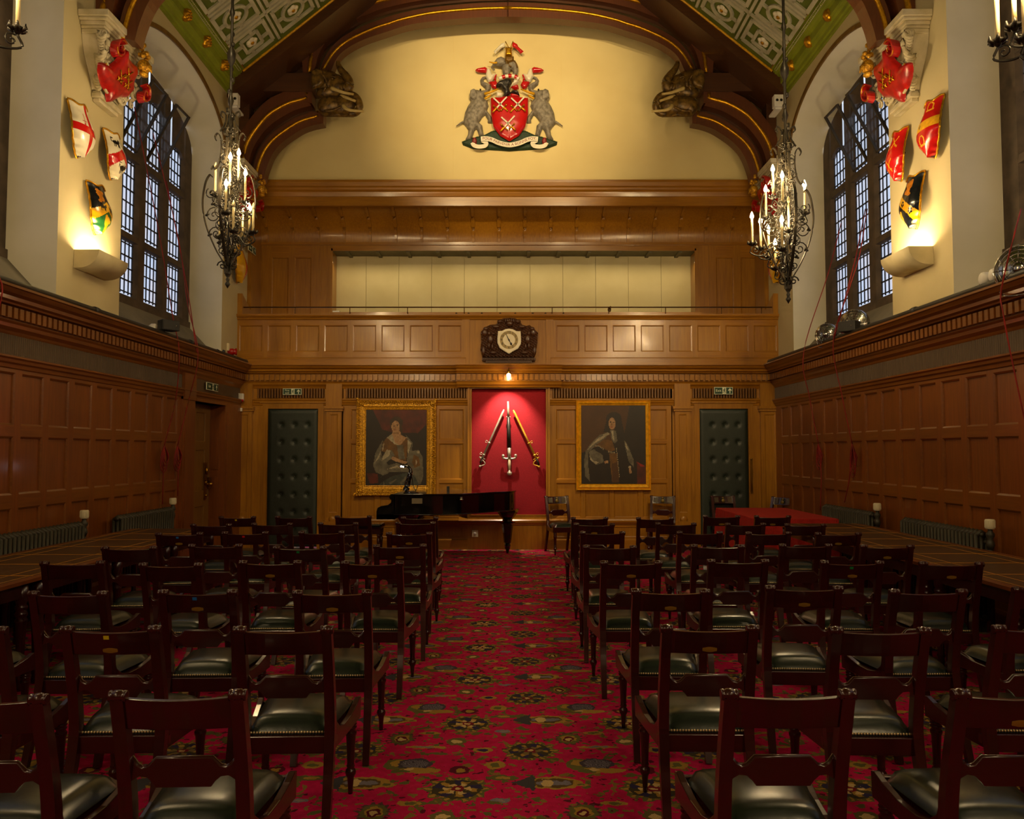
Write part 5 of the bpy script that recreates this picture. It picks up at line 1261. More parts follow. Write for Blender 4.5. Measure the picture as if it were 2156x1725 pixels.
# right pier
dd = lambda u, v: [('e', (u, v + .03, .13, .10), 1), ('e', (u, v + .03, .09, .075), 0), ('p', [(u - .16, v - .10), (u + .16, v - .10), (u + .16, v - .02), (u - .16, v - .02)], 0), ('p', [(u - .15, v - .055), (u + .15, v - .055), (u + .15, v - .025), (u - .15, v - .025)], 1)]
star = lambda u, v: [('p', [(u + (.07 if k % 2 == 0 else .028) * math.sin(k * PI / 5), v + (.06 if k % 2 == 0 else .025) * math.cos(k * PI / 5)) for k in range(10)], 2)]
wall_shield(1, 8.24, 5.19, .59, .215, [RED2, GILTP, PGREY], [('p', [(0, .46), (1, .46), (1, .64), (0, .64)], 1)] + dd(.30, .84) + dd(.76, .82) + dd(.5, .26) + star(.6, .55), 'red wall shield with a gold band and star, highest on its pier')
wall_shield(1, 8.97, 5.16, .56, .19, [RED2, GILTP], cross_swords(.32, .74, .9, 1) + cross_swords(.7, .74, .9, 1) + cross_swords(.5, .30, .9, 1), 'plain red wall shield with crossed gold swords beside the window')
cq = lambda u, v: [('e', (u + .05 * math.cos(a), v + .042 * math.sin(a), .03, .024), 0) for a in [2 * PI * k / 5 for k in range(5)]]
wall_shield(1, 8.66, 4.55, .57, .215, [NAVY, YEL, ORANGE], [('f', lambda U, V: abs(V - .15 - U * .62) < .10, 1)] + cq(.22, .29) + cq(.5, .46) + cq(.8, .65) + head(.36, .80, 1.3, 2) + head(.72, .24, 1.1, 1), 'black wall shield with a yellow diagonal band, just above the uplighter')
for sg in (-1, 1): wall_shield(sg, 13.2, 4.95, .62, .24, [YEL, RED2], [('p', [(.5, 0), (1, 0), (1, 1), (.5, 1)], 1)], 'yellow and red wall shield behind the %s chandelier' % ('door-side' if sg < 0 else 'red-table-side'))

# ---------------------------------------------------------------- wall uplighters
SCL = emit('uplighter_lamp', (1, .78, .45, 1), 60)
for sg, y0, y1, zt, lb in ((-1, 8.36, 9.0, 3.68, 'cream wall uplighter glowing under the lion-charged shield'), (1, 8.42, 9.06, 3.73, 'cream wall uplighter glowing under the black and yellow shield')):
    root = empty('wall_uplighter', (sg * XW, (y0 + y1) / 2, zt)); tag(root, lb, 'wall light', 'uplighters on the window piers'); h = (y1 - y0) / 2
    pr = [(0, -.19)] + [(.05 + .21 * math.sin(PI / 2 * k / 8), -.19 + .19 * (1 - math.cos(PI / 2 * k / 8))) for k in range(9)]
    m = MB(); n = len(pr)
    v = [(-sg * x, y, z) for y in (-h, h) for x, z in pr]; m.add(v, [(i, i + 1, n + i + 1, n + i) for i in range(n - 1)], 0, True)
    for y in (-h, h): m.add([(-sg * x, y, z) for x, z in pr] + [(0, y, 0)], [tuple(range(n + 1))])
    m.build('bowl', plain('uplighter_cream', '#cfc39a', '#c3b78c', .6), root)
    m = MB(); m.box(*sorted((-sg * .08, -sg * .16)), -h * .6, h * .6, -.085, -.075); m.build('lamp', SCL, root)

# ---------------------------------------------------------------- chandeliers
def chandelier(cx, cy, zb, mirror, candles, lb):
    root = empty('chandelier', (cx, cy, zb)); tag(root, lb, 'chandelier', 'wrought-iron candle chandeliers')
    m = MB(); top = 5.35
    rod = [(.0, 0), (.012, .02), (.03, .05), (.014, .075), (.022, .10), (.012, .12), (.03, .15), (.035, .18), (.015, .21), (.011, .3), (.011, 1.75), (.02, 1.8), (.016, 1.9), (.016, 2.0), (.034, 2.06), (.016, 2.12), (.016, 2.45), (.045, 2.52), (.05, 2.58), (.016, 2.66), (.016, 3.0), (.03, 3.04), (.016, 3.1), (.016, top)]
    m.lathe(rod, (0, 0, 0), 10)
    for k in range(8): z = 1.9 + .13 * k; m.ball((.02 * math.cos(k * 2), .02 * math.sin(k * 2), z), (.022, .022, .03), 6, 5)
    m.lathe([(.06, top), (.05, top - .04), (.02, top - .06)], (0, 0, 0), 12)
    m.build('rod', IRON, root)
    prof = smooth_path([(.03, 0, .16), (.05, 0, .28), (.14, 0, .44), (.24, 0, .68), (.285, 0, .92), (.262, 0, 1.14), (.215, 0, 1.24), (.185, 0, 1.22)], 5)
    prof2 = smooth_path([(.20, 0, 1.30), (.175, 0, 1.34), (.165, 0, 1.30), (.12, 0, 1.36), (.095, 0, 1.50), (.10, 0, 1.64), (.135, 0, 1.70), (.165, 0, 1.66), (.15, 0, 1.62)], 5)
    prof3 = smooth_path([(.11, 0, 1.72), (.06, 0, 1.80), (.05, 0, 1.90), (.09, 0, 1.94), (.105, 0, 1.90), (.085, 0, 1.875)], 5)
    for k in range(4):
        m = MB(); M = Matrix.Rotation(PI / 2 * k + (0 if not mirror else PI), 4, 'Z')
        for p, w in ((prof, .016), (prof2, .013), (prof3, .012)): m.sweep(p, [(-w, -.005), (w, -.005), (w, .005), (-w, .005)], (1, 0, 0) if False else (0, 0, 1), 0, False, False, None, M)
        ax = (Vector((1, 0, 0)), Vector((0, 0, 1)))
        for (r_, z, q, tn, st) in ((.13, .60, .075, 1.6, 0), (.16, .80, .085, -1.6, 2), (.12, .98, .07, 1.6, 4), (.19, 1.04, .06, -1.5, 1), (.07, .42, .045, 1.4, 2), (.07, 1.20, .055, 1.5, 3), (.06, 1.42, .05, -1.5, 0), (.06, 1.56, .05, 1.5, 2), (.05, 1.74, .04, -1.3, 1), (.07, .72, .05, 1.4, 5), (.06, .88, .05, -1.4, 2)):
            m.tube(spiral(Vector((r_, 0, z)), q, tn, 20, ax, st), .0065, 5, 0, False, M)
        for (r_, z) in ((.2, .58), (.23, .80), (.1, .5), (.17, .92), (.08, 1.32)):
            for e in range(3): m.ball((r_ + .012 * math.cos(e * 2.1), .014 * math.sin(e * 2.1), z + .008 * e), (.016, .012, .014), 6, 4, 0, M)
        for (a, c) in (((.03, .2), (.09, .30)), ((.05, .3), (.11, .26))): m.tube(spiral(Vector((.06, 0, .25)), .05, 1.4, 14, ax, k), .008, 5, 0, False, M)
        m.build('scroll_panel', IRON, root)
    for k in range(4):      # smaller scroll panels between the main ones
        m = MB(); M = Matrix.Rotation(PI / 2 * k + PI / 4, 4, 'Z'); ax = (Vector((1, 0, 0)), Vector((0, 0, 1)))
        for (r_, z, q, tn, st) in ((.07, .52, .05, 1.5, 0), (.09, .66, .06, -1.5, 2), (.10, .82, .065, 1.6, 4), (.08, .98, .06, -1.5, 1), (.06, 1.12, .05, 1.4, 2), (.06, 1.28, .05, -1.5, 3), (.05, 1.42, .045, 1.5, 0), (.055, 1.56, .045, -1.5, 2), (.045, 1.7, .04, 1.3, 1), (.05, .38, .035, 1.3, 2)):
            m.tube(spiral(Vector((r_, 0, z)), q, tn, 18, ax, st), .0065, 5, 0, False, M)
        m.build('scroll_panel', IRON, root)
    o_ = Vector((cx, cy, zb))
    for (p, lit, ln) in candles:
        q = Vector(p) - o_; m = MB(); hor = Vector((q.x, q.y, 0)); d = hor.normalized()
        pth = smooth_path([(0, 0, q.z - .10), tuple(d * hor.length * .35 + Vector((0, 0, q.z - .02))), tuple(d * hor.length * .7 + Vector((0, 0, q.z - .13))), tuple(d * (hor.length + .02) + Vector((0, 0, q.z - .10))), tuple(q - Vector((0, 0, .03)))], 5)
        m.tube(pth, .0075, 6); m.tube(spiral(q + d * -.03 + Vector((0, 0, -.07)), .035, 1.2, 12, (d, Vector((0, 0, 1))), 1), .006, 5)
        a = m.build('candle_arm', IRON, root)
        m = MB(); m.lathe([(.006, -.03), (.018, -.02), (.03, 0), (.034, .012), (.02, .006), (.0, .004)], q, 10)
        for k in range(6): t = PI / 3 * k; m.tube([q + Vector((.022 * math.cos(t), .022 * math.sin(t), -.01)), q + Vector((.048 * math.cos(t), .048 * math.sin(t), .005)), q + Vector((.046 * math.cos(t), .046 * math.sin(t), .032))], [.012, .013, .004], 5)
        m.build('drip_pan', IRON, a)
        m = MB(); m.lathe([(.0125, 0), (.0125, ln), (.008, ln + .006)], q, 12); m.build('candle', CANDLE, a)
        m = MB(); m.lathe([(.009, 0), (.019, .016), (.020, .030), (.013, .052), (.004, .074), (0, .08)], q + Vector((0, 0, ln + .004)), 7); m.build('bulb', BULB if lit else BULBOFF, a)
CY_ = 8.72
def cl(lst): return [(tuple(at(x, y, Y=CY_ + d)), lit, ln) for x, y, d, lit, ln in lst]
LCAND = [(502, 381, -.12, 1, .27), (484, 392, -.22, 1, .28), (516, 425, .0, 1, .28), (453, 410, .02, 0, .28), (475, 449, -.34, 1, .28), (525, 493, .06, 1, .25), (533, 489, -.08, 0, .24), (491, 487, -.26, 0, .25), (510, 504, .16, 0, .27), (497, 535, .34, 0, .27), (462, 500, .3, 0, .27)]
RCAND = [(1628, 415, -.12, 1, .27), (1648, 431, -.2, 1, .28), (1613, 459, .0, 1, .28), (1695, 449, .02, 1, .28), (1661, 486, -.2, 0, .29), (1584, 513.5, .02, 1, .27), (1602, 523, .16, 1, .27), (1619, 542, .26, 1, .28), (1647, 525, -.3, 1, .28), (1633, 566, .34, 1, .26)]
la = at(479, 608, Y=CY_); ra = at(1660, 640, Y=CY_)
chandelier(la.x, CY_, la.z, True, cl(LCAND), 'black wrought-iron candle chandelier hanging on the door side of the hall'); chandelier(ra.x, CY_, ra.z, False, cl(RCAND), 'black wrought-iron candle chandelier hanging on the red-table side of the hall')
for sg, lb, extra in ((-1, 'near black candle chandelier cut off by the frame, on the door side', [(37, 62, .32)]), (1, 'near black candle chandelier cut off by the frame, beside the window with the single fan', [(2101, 88, .3), (2158, 82, .1)])):
    base = Vector((sg * 3.06, 4.25, 3.42)); cands = [(tuple(at(x, y, Y=4.25 + d)), 1, .28) for x, y, d in extra]
    for k in range(7): a = 2 * PI * k / 9 + (PI / 2 + .7 if sg > 0 else -1.2 + PI); cands.append((tuple(base + Vector((.28 * math.cos(a), .28 * math.sin(a), .55 + .3 * (k % 2)))), 1, .28))
    chandelier(base.x, base.y, base.z, sg < 0, cands, lb)

# ---------------------------------------------------------------- portraits
def portrait(pl, pt, pr, pb, cl_, ct, cr, cb, ornate, mats, layers, lb):
    q0, q1 = at(pl, pb, Y=YE), at(pr, pt, Y=YE); w, h = q1.x - q0.x, q1.z - q0.z; xc, zc = (q0.x + q1.x) / 2, (q0.z + q1.z) / 2
    root = empty('framed_portrait', (xc, YE, zc)); tag(root, lb, 'painting', 'gilt-framed portraits on the end wall')
    fl, ft, fr_, fb = [(cl_ - pl) / (pr - pl) * w - w / 2, h / 2 - (ct - pt) / (pb - pt) * h, (cr - pl) / (pr - pl) * w - w / 2, h / 2 - (cb - pt) / (pb - pt) * h]
    m = MB(); painted(m, 96, 118, lambda u, v: (fl + (fr_ - fl) * u, -.045, fb + (ft - fb) * v), layers); m.build('canvas', mats, root)
    m = MB()
    prof = [(0, .0), (0, .05), (.03, .075), (.10, .085), (.2, .07), (.3, .06), (.62, .062), (.70, .05), (.86, .045), (.93, .055), (1, .05), (1, .03)] if ornate else [(0, 0), (0, .05), (.08, .07), (.16, .06), (.24, .045), (.30, .05), (.5, .075), (.72, .06), (.85, .045), (.93, .05), (1, .035)]
    O = [(-w / 2, -h / 2), (w / 2, -h / 2), (w / 2, h / 2), (-w / 2, h / 2)]; I = [(fl, fb), (fr_, fb), (fr_, ft), (fl, ft)]
    for k in range(4):
        a0, a1, b0, b1 = O[k], O[(k + 1) % 4], I[k], I[(k + 1) % 4]
        for (t0, d0), (t1, d1) in zip(prof, prof[1:]):
            L_ = lambda a, b, t: (a[0] + (b[0] - a[0]) * t, a[1] + (b[1] - a[1]) * t)
            p, q, r2, s2 = L_(a0, b0, t0), L_(a1, b1, t0), L_(a1, b1, t1), L_(a0, b0, t1); m.quad((p[0], -d0, p[1]), (q[0], -d0, q[1]), (r2[0], -d1, r2[1]), (s2[0], -d1, s2[1]))
    fo = m.build('frame', GILTP if not ornate else GILTF, root)
    if ornate:
        m = MB(); rr = random.Random(5)
        for k in range(4):
            a, c = Vector((O[k][0], O[k][1])), Vector((O[(k + 1) % 4][0], O[(k + 1) % 4][1])); i0, i1 = Vector(I[k]), Vector(I[(k + 1) % 4]); n = int((c - a).length / .032)
            for i in range(n):
                t = (i + .5) / n
                for tt in (.08, .2, .34): p = (a.lerp(c, t)).lerp(i0.lerp(i1, t), tt); m.ball((p.x + rr.uniform(-.006, .006), -.07, p.y + rr.uniform(-.006, .006)), (rr.uniform(.008, .015), .018, rr.uniform(.008, .015)), 6, 4)
            for i in range(10): t = rr.uniform(.0, .5); p = a.lerp(i0, t); m.ball((p.x + rr.uniform(-.03, .03), -.07, p.y + rr.uniform(-.03, .03)), (.022, .03, .022), 7, 5)
        m.build('carved_leaves', GILTF, fo)
def scl(x0, y0, w, h):
    return lambda pts: [((x - x0) / w, 1 - (y - y0) / h) for x, y in pts]
S = scl(228, 250, 962, 1195); El = lambda x, y, a, c, mi, x0=228, y0=250, w=962, h=1195: ('e', ((x - x0) / w, 1 - (y - y0) / h, a / w, c / h), mi)
# 0 dark 1 crimson 2 ochre 3 grey 4 white 5 slate 6 skin 7 brown 8 red lips
WM = [('p', S([(330, 250), (1190, 250), (1190, 480), (1050, 620), (800, 610), (620, 600), (480, 560), (430, 440)]), 1), El(708, 455, 105, 95, 7), El(640, 500, 30, 60, 7), ('p', S([(770, 480), (810, 560), (800, 660), (750, 640)]), 7),
      El(698, 520, 66, 95, 6), ('p', S([(648, 590), (768, 585), (800, 700), (640, 700)]), 6), ('p', S([(560, 690), (655, 620), (770, 640), (870, 690), (840, 780), (760, 812), (680, 780)]), 6), ('p', S([(560, 690), (640, 630), (690, 770), (760, 812), (690, 800)]), 4), ('p', S([(770, 812), (830, 760), (880, 680), (850, 800)]), 4),
      ('p', S([(560, 690), (500, 760), (470, 900), (640, 960), (690, 1050), (870, 1050), (900, 760), (870, 690), (770, 815), (680, 795)]), 2), ('p', S([(720, 805), (815, 805), (850, 1030), (750, 1030)]), 3),
      ('p', S([(500, 720), (380, 930), (345, 1130), (390, 1240), (560, 1290), (620, 1200), (560, 1080), (690, 975), (640, 890), (560, 880), (480, 1000), (470, 900)]), 3), ('p', S([(620, 890), (560, 880), (500, 990), (480, 1060), (600, 980)]), 4), ('p', S([(370, 1090), (420, 990), (470, 900), (440, 1010)]), 4), ('p', S([(500, 800), (520, 760), (500, 900), (485, 900)]), 4),
      ('p', S([(860, 650), (970, 770), (960, 900), (1060, 880), (1130, 1000), (1140, 1300), (1100, 1430), (1000, 1400), (960, 1250), (900, 1180), (880, 1050), (900, 760)]), 3), ('p', S([(890, 720), (950, 780), (900, 950), (885, 900)]), 4), ('p', S([(990, 960), (1070, 1000), (1090, 1130), (1000, 1170), (960, 1080)]), 2), ('p', S([(1030, 905), (1075, 895), (1078, 940), (1045, 935)]), 4), ('p', S([(1020, 1030), (1045, 1080), (1020, 1130)]), 4),
      ('p', S([(400, 1240), (560, 1130), (720, 1090), (960, 1190), (1010, 1270), (860, 1230), (600, 1230), (520, 1290)]), 3), ('p', S([(560, 1190), (720, 1130), (880, 1180), (720, 1165)]), 4), ('p', S([(480, 1290), (640, 1240), (860, 1235), (1000, 1290), (1080, 1445), (430, 1445)]), 5), ('p', S([(620, 1240), (900, 1235), (640, 1300), (480, 1400), (430, 1445), (480, 1300)]), 0), ('p', S([(600, 1400), (720, 1340), (700, 1370), (620, 1430)]), 3), ('p', S([(770, 1400), (860, 1300), (880, 1330), (790, 1440)]), 3), ('p', S([(510, 1380), (540, 1445), (500, 1445)]), 3),
      ('p', S([(650, 985), (800, 1050), (890, 1070), (850, 1110), (700, 1065), (630, 1030)]), 6), El(672, 508, 13, 6, 7), El(726, 503, 13, 6, 7), El(672, 494, 16, 4, 7), El(728, 489, 16, 4, 7), El(688, 568, 20, 7, 8), ('p', S([(690, 515), (696, 545), (684, 548), (688, 530)]), 2), ('p', S([(240, 1250), (420, 1260), (430, 1400), (300, 1420)]), 1), El(700, 620, 45, 8, 2)]
portrait(750, 843.5, 919, 1044, 770.5, 863.5, 899, 1022.5, True, [PDARK, PRED, POCH, PGREY, PWHT, PGRN, SKIN, PBRN, plain('painted_lips', '#7a3020')], WM, 'portrait of a seated woman in ochre and grey, in an ornate carved gilt frame')
S = scl(188, 195, 1074, 1325); E2 = lambda x, y, a, c, mi: El(x, y, a, c, mi, 188, 195, 1074, 1325)
MN = [('p', S([(188, 195), (1000, 195), (900, 700), (188, 1000)]), 9), E2(735, 420, 130, 115, 0), ('p', S([(620, 420), (560, 640), (690, 660), (650, 520)]), 0), ('p', S([(770, 430), (860, 430), (940, 800), (800, 900), (750, 600)]), 0), E2(703, 500, 58, 100, 6), ('p', S([(640, 640), (480, 700), (340, 840), (260, 960), (230, 1150), (250, 1400), (330, 1480), (300, 1200), (300, 990), (440, 860), (600, 740)]), 3), ('p', S([(600, 690), (480, 740), (360, 850), (280, 960), (420, 830), (560, 750)]), 4), ('p', S([(540, 690), (640, 650), (660, 680), (580, 720)]), 4),
      ('p', S([(670, 610), (770, 620), (790, 800), (740, 840), (690, 760)]), 3), ('p', S([(690, 620), (720, 620), (740, 800), (710, 760)]), 4), ('p', S([(560, 770), (700, 790), (755, 950), (660, 980), (500, 890), (460, 850)]), 2), ('p', S([(310, 980), (400, 930), (540, 1030), (560, 1160), (430, 1200), (340, 1120)]), 3), ('p', S([(320, 1040), (380, 1130), (480, 1150), (430, 1190), (340, 1120)]), 4), ('p', S([(430, 920), (560, 950), (640, 1010), (620, 1100), (540, 1020), (420, 960)]), 0),
      ('p', S([(650, 1000), (800, 1000), (820, 1500), (700, 1500)]), 2), ('p', S([(690, 1180), (790, 1150), (815, 1500), (710, 1500)]), 9), ('p', S([(780, 850), (1000, 800), (1060, 1200), (980, 1500), (820, 1500)]), 0), ('p', S([(905, 780), (960, 850), (1060, 1110), (1060, 1240), (980, 1150), (920, 900)]), 3), ('p', S([(910, 800), (950, 860), (980, 980), (930, 900)]), 4), ('p', S([(1110, 1140), (1262, 1230), (1262, 1520), (1120, 1520)]), 1), ('p', S([(1120, 1150), (1255, 1220), (1180, 1230)]), 8), ('p', S([(570, 1140), (640, 1120), (640, 1170), (580, 1180)]), 6), ('p', S([(975, 1240), (1010, 1240), (1030, 1340), (990, 1350)]), 6), ('p', S([(980, 1210), (1015, 1220), (1010, 1255), (970, 1250)]), 4),
      E2(680, 486, 13, 6, 7), E2(732, 480, 13, 6, 7), E2(680, 470, 16, 4, 7), E2(732, 464, 16, 4, 7), E2(700, 562, 20, 7, 8), ('p', S([(698, 490), (706, 535), (692, 538)]), 2)]
MN += [E2(430 + i * 20, 870 + (i - 2) ** 2 * 2 + i * 5, 6, 14, 4) for i in range(7)] + [E2(640 + i * 24, 975 + i * 5, 7, 15, 4) for i in range(5)] + [E2(775 + i * 3.5, 930 + i * 36, 6, 13, 4) for i in range(14)]
portrait(1213, 843.5, 1368.5, 1032.5, 1224, 854.5, 1357.5, 1019, False, [PDARK, PRED, POCH, PGREY, PWHT, PGRN, SKIN, PBRN, plain('painted_scarlet', '#8a1c0a'), plain('painted_umber', '#4a2c0e')], MN, 'portrait of a man in a long dark wig and robes, in a plain gilt frame')

# ---------------------------------------------------------------- swords on the red panel
SY = YE - .05
sp = lambda cx, cy: at(990 + cx / 9.076, 830 + cy / 9.076, Y=SY)
def swd(pts, mat_, guard, lb, gold):
    (a, b_, c, d_) = [sp(*p) for p in pts]; root = empty('sabre', b_); tag(root, lb, 'sword', 'swords on the red panel'); o_ = Vector(root.location); L = lambda p: p - o_
    m = MB(); m.tube([L(a), L(a.lerp(b_, .06)), L(a.lerp(b_, .5)), L(b_)], [.014, .019, .017, .02], 8); m.ball(L(a), .016, 8, 6); sc_ = m.build('scabbard', mat_, root)
    m = MB()
    for t in (.68, .93):
        p = L(a.lerp(b_, t)); m.tube([p - (b_ - a) * .012, p + (b_ - a) * .012], .024, 8); q = p + Vector((guard * .045, 0, .02)); m.tube([q + Vector((.018 * math.cos(k * PI / 5), 0, .018 * math.sin(k * PI / 5))) for k in range(10)], .005, 5, 0, True)
    m.build('ring_mount', mat_, sc_)
    m = MB(); m.tube([L(b_), L(b_.lerp(c, .5)) + Vector((guard * .01, 0, 0)), L(c)], .017, 8); m.build('grip', BLACKP, root)
    m = MB(); n = Vector(((b_ - a).normalized().z, 0, -(b_ - a).normalized().x)); m.tube([L(b_) - n * .05, L(b_) + n * .055], .011, 6); m.tube(smooth_path([L(b_) - n * .05 * guard * -1 * -1, L(d_), L(c)], 6), .011, 6); m.ball(L(c), .022, 8, 6); m.build('hilt_guard', mat_, root)
swd(((640, 310), (232, 1225), (185, 1380), (285, 1330)), SILVER, -1, 'steel-scabbarded sabre slanting on the red panel, to the woman portrait side', 0)
swd(((830, 320), (1262, 1230), (1315, 1385), (1205, 1330)), plain('brass_scabbard', '#e8c04a', '#c0922a', .3, .4), 1, 'brass-scabbarded sabre slanting on the red panel, to the man portrait side', 1)
a, b1, b2, g, k_, p_ = [sp(*q) for q in ((722, 140), (730, 440), (745, 1030), (748, 1235), (750, 1460), (752, 1515))]
root = empty('great_sword', g); tag(root, 'long upright ceremonial sword with black scabbard in the middle of the red panel', 'sword', 'swords on the red panel'); o_ = Vector(root.location); L = lambda p: p - o_
m = MB(); m.tube([L(a), L(a.lerp(b1, .5)), L(b1)], [.014, .02, .024], 8); m.tube([L(b1) - Vector((.035, 0, 0)), L(b1) + Vector((.035, 0, 0))], .012, 8); m.tube([L(b2), L(g)], [.03, .028], 8); sc_ = m.build('scabbard_mount', SILVER, root)
m = MB(); m.tube([L(b1), L(b1.lerp(b2, .5)), L(b2)], [.025, .032, .03], 8); m.build('scabbard', plain('scabbard_leather', '#1d1a14', '#12100c', .5), root)
m = MB(); cg = smooth_path([L(sp(630, 1180)), L(sp(620, 1215)), L(sp(680, 1235)), L(g), L(sp(820, 1235)), L(sp(875, 1210)), L(sp(868, 1175))], 5); m.tube(cg, .017, 8); m.ball(cg[0], .026, 8, 6); m.ball(cg[-1], .026, 8, 6); m.build('cross_guard', SILVER, root)
m = MB(); m.tube([L(g), L(g.lerp(k_, .5)), L(k_)], [.022, .026, .018], 8); m.build('grip', plain('grip_ivory', '#cfc4a6', '#b8ac8c', .4), root)
m = MB(); m.ball(L(p_), (.042, .025, .036), 10, 8); m.tube([L(k_), L(p_)], .018, 8); m.build('pommel', SILVER, root)
# lamp over the red panel
c = at(1071, 788, Y=13.12); root = empty('picture_lamp', c); tag(root, 'small lit reflector lamp at the cornice above the red sword panel', 'lamp')
m = MB(); m.tube([(0, .2, .02), (0, .1, .09), (0, 0, .09), (0, 0, .06)], .008, 6); m.build('bracket', BRASS, root)
m = MB(); m.lathe([(.02, .06), (.028, .04), (.034, .0), (.036, -.03)], (0, 0, 0), 14); m.build('reflector', BRASS, root)
m = MB(); m.ball((0, -.01, -.02), (.034, .034, .04), 12, 8); m.build('bulb', emit('reflector_bulb', (1, .62, .3, 1), 60), root)

# ---------------------------------------------------------------- clock on the gallery front
KY = GY - .02
kp = lambda cx, cy: at(1000 + cx / 14.37, 660 + cy / 14.37, Y=KY)
c0 = kp(1030, 830); root = empty('clock', c0); tag(root, 'clock with a white shield-shaped dial in a dark carved surround on the gallery front', 'clock')
kl = lambda pts: [((lambda q: (q.x - c0.x, q.z - c0.z))(kp(*p))) for p in pts]
kmp = lambda off=0: (lambda u, v, w: (u, -w - off, v))
m = MB(); relief(m, kl([(230, 1350), (160, 1100), (190, 850), (170, 570), (300, 420), (450, 340), (650, 330), (720, 220), (850, 150), (1050, 130), (1230, 150), (1380, 250), (1420, 340), (1560, 380), (1650, 350), (1830, 500), (1910, 580), (1890, 900), (1850, 1150), (1800, 1350)]), .05, .03, kmp(), .008, 0, lambda x, y: .022 * math.sin(x * 130 + y * 40) * math.sin(y * 110 - x * 30))
b = m
for mir in (1, -1):
    for (x, y, r1, r2) in ((430, 620, 60, 70), (470, 800, 90, 150), (430, 1000, 45, 110), (530, 1020, 40, 110), (560, 640, 90, 30), (300, 600, 90, 120), (260, 1150, 60, 160), (640, 420, 120, 60), (560, 1200, 120, 60), (760, 260, 90, 60), (330, 480, 80, 60)):
        (u, v), = kl([(1030 + (x - 1030) * mir, y)]); b.ball((u, -.055, v), (r1 / 1884, .03, r2 / 1884), 10, 7)
(u, v), = kl([(1050, 330)]); b.ball((u, -.07, v), (.06, .04, .05)); 
for k in range(5): (u, v), = kl([(930 + 60 * k, 240)]); b.ball((u, -.06, v), (.018, .02, .04), 8, 6)
b.build('carved_surround', CLOCKW, root)
m = MB(); (xa, za), (xb, zb) = kl([(220, 1370), (1830, 1480)]); m.box(xa, xb, -.11, 0, zb + .02, za); m.box(xa + .06, xb - .06, -.09, 0, zb - .02, zb + .02)
for k in range(30): x = xa + .03 + (xb - xa - .06) * k / 29; m.ball((x, -.11, za - .02), (.012, .012, .014), 6, 5)
m.build('carved_shelf', CLOCKW, root)
m = MB(); relief(m, kl([(700, 560), (820, 555), (930, 500), (1030, 488), (1130, 500), (1260, 565), (1380, 565), (1395, 800), (1390, 950), (1300, 1090), (1150, 1172), (1030, 1248), (900, 1172), (750, 1070), (682, 920), (680, 780)]), .012, .012, kmp(.09), .007); d_ = m.build('dial', plain('dial_white', '#e6dcc0', '#ddd2b4', .45), root)
m = MB(); ra_, rb_ = 280 / 1884, 188 / 1884; n = 48
for k in range(n): a0, a1 = 2 * PI * k / n, 2 * PI * (k + 1) / n; m.quad((ra_ * math.sin(a0), -.1045, ra_ * math.cos(a0)), (ra_ * math.sin(a1), -.1045, ra_ * math.cos(a1)), (rb_ * math.sin(a1), -.1045, rb_ * math.cos(a1)), (rb_ * math.sin(a0), -.1045, rb_ * math.cos(a0)))
m.build('chapter_ring', plain('ring_tan', '#a8925e', '#97814e', .5), d_)
m = MB()
for k in range(1, 13):
    v_, f_ = text_mesh(str(k), .058); a = 2 * PI * k / 12; rr = (ra_ + rb_) / 2; m.add([(rr * math.sin(a) + x, -.106 - z, rr * math.cos(a) + y) for x, y, z in v_], f_)
m.build('numerals', BLACKP, d_)
for (x, y, w, nm) in ((935, 640, .006, 'minute_hand'), (1115, 985, .008, 'hour_hand')):
    (u, v), = kl([(x, y)]); m = MB(); m.tube([(0, -.112, 0), (u, -.112, v)], [w, w * .5], 6)
    if nm == 'hour_hand': m.ball((u * .75, -.112, v * .75), (.018, .004, .02), 8, 6)
    else: m.ball((0, -.114, 0), .013, 8, 6)
    m.build(nm, BLACKP, d_)

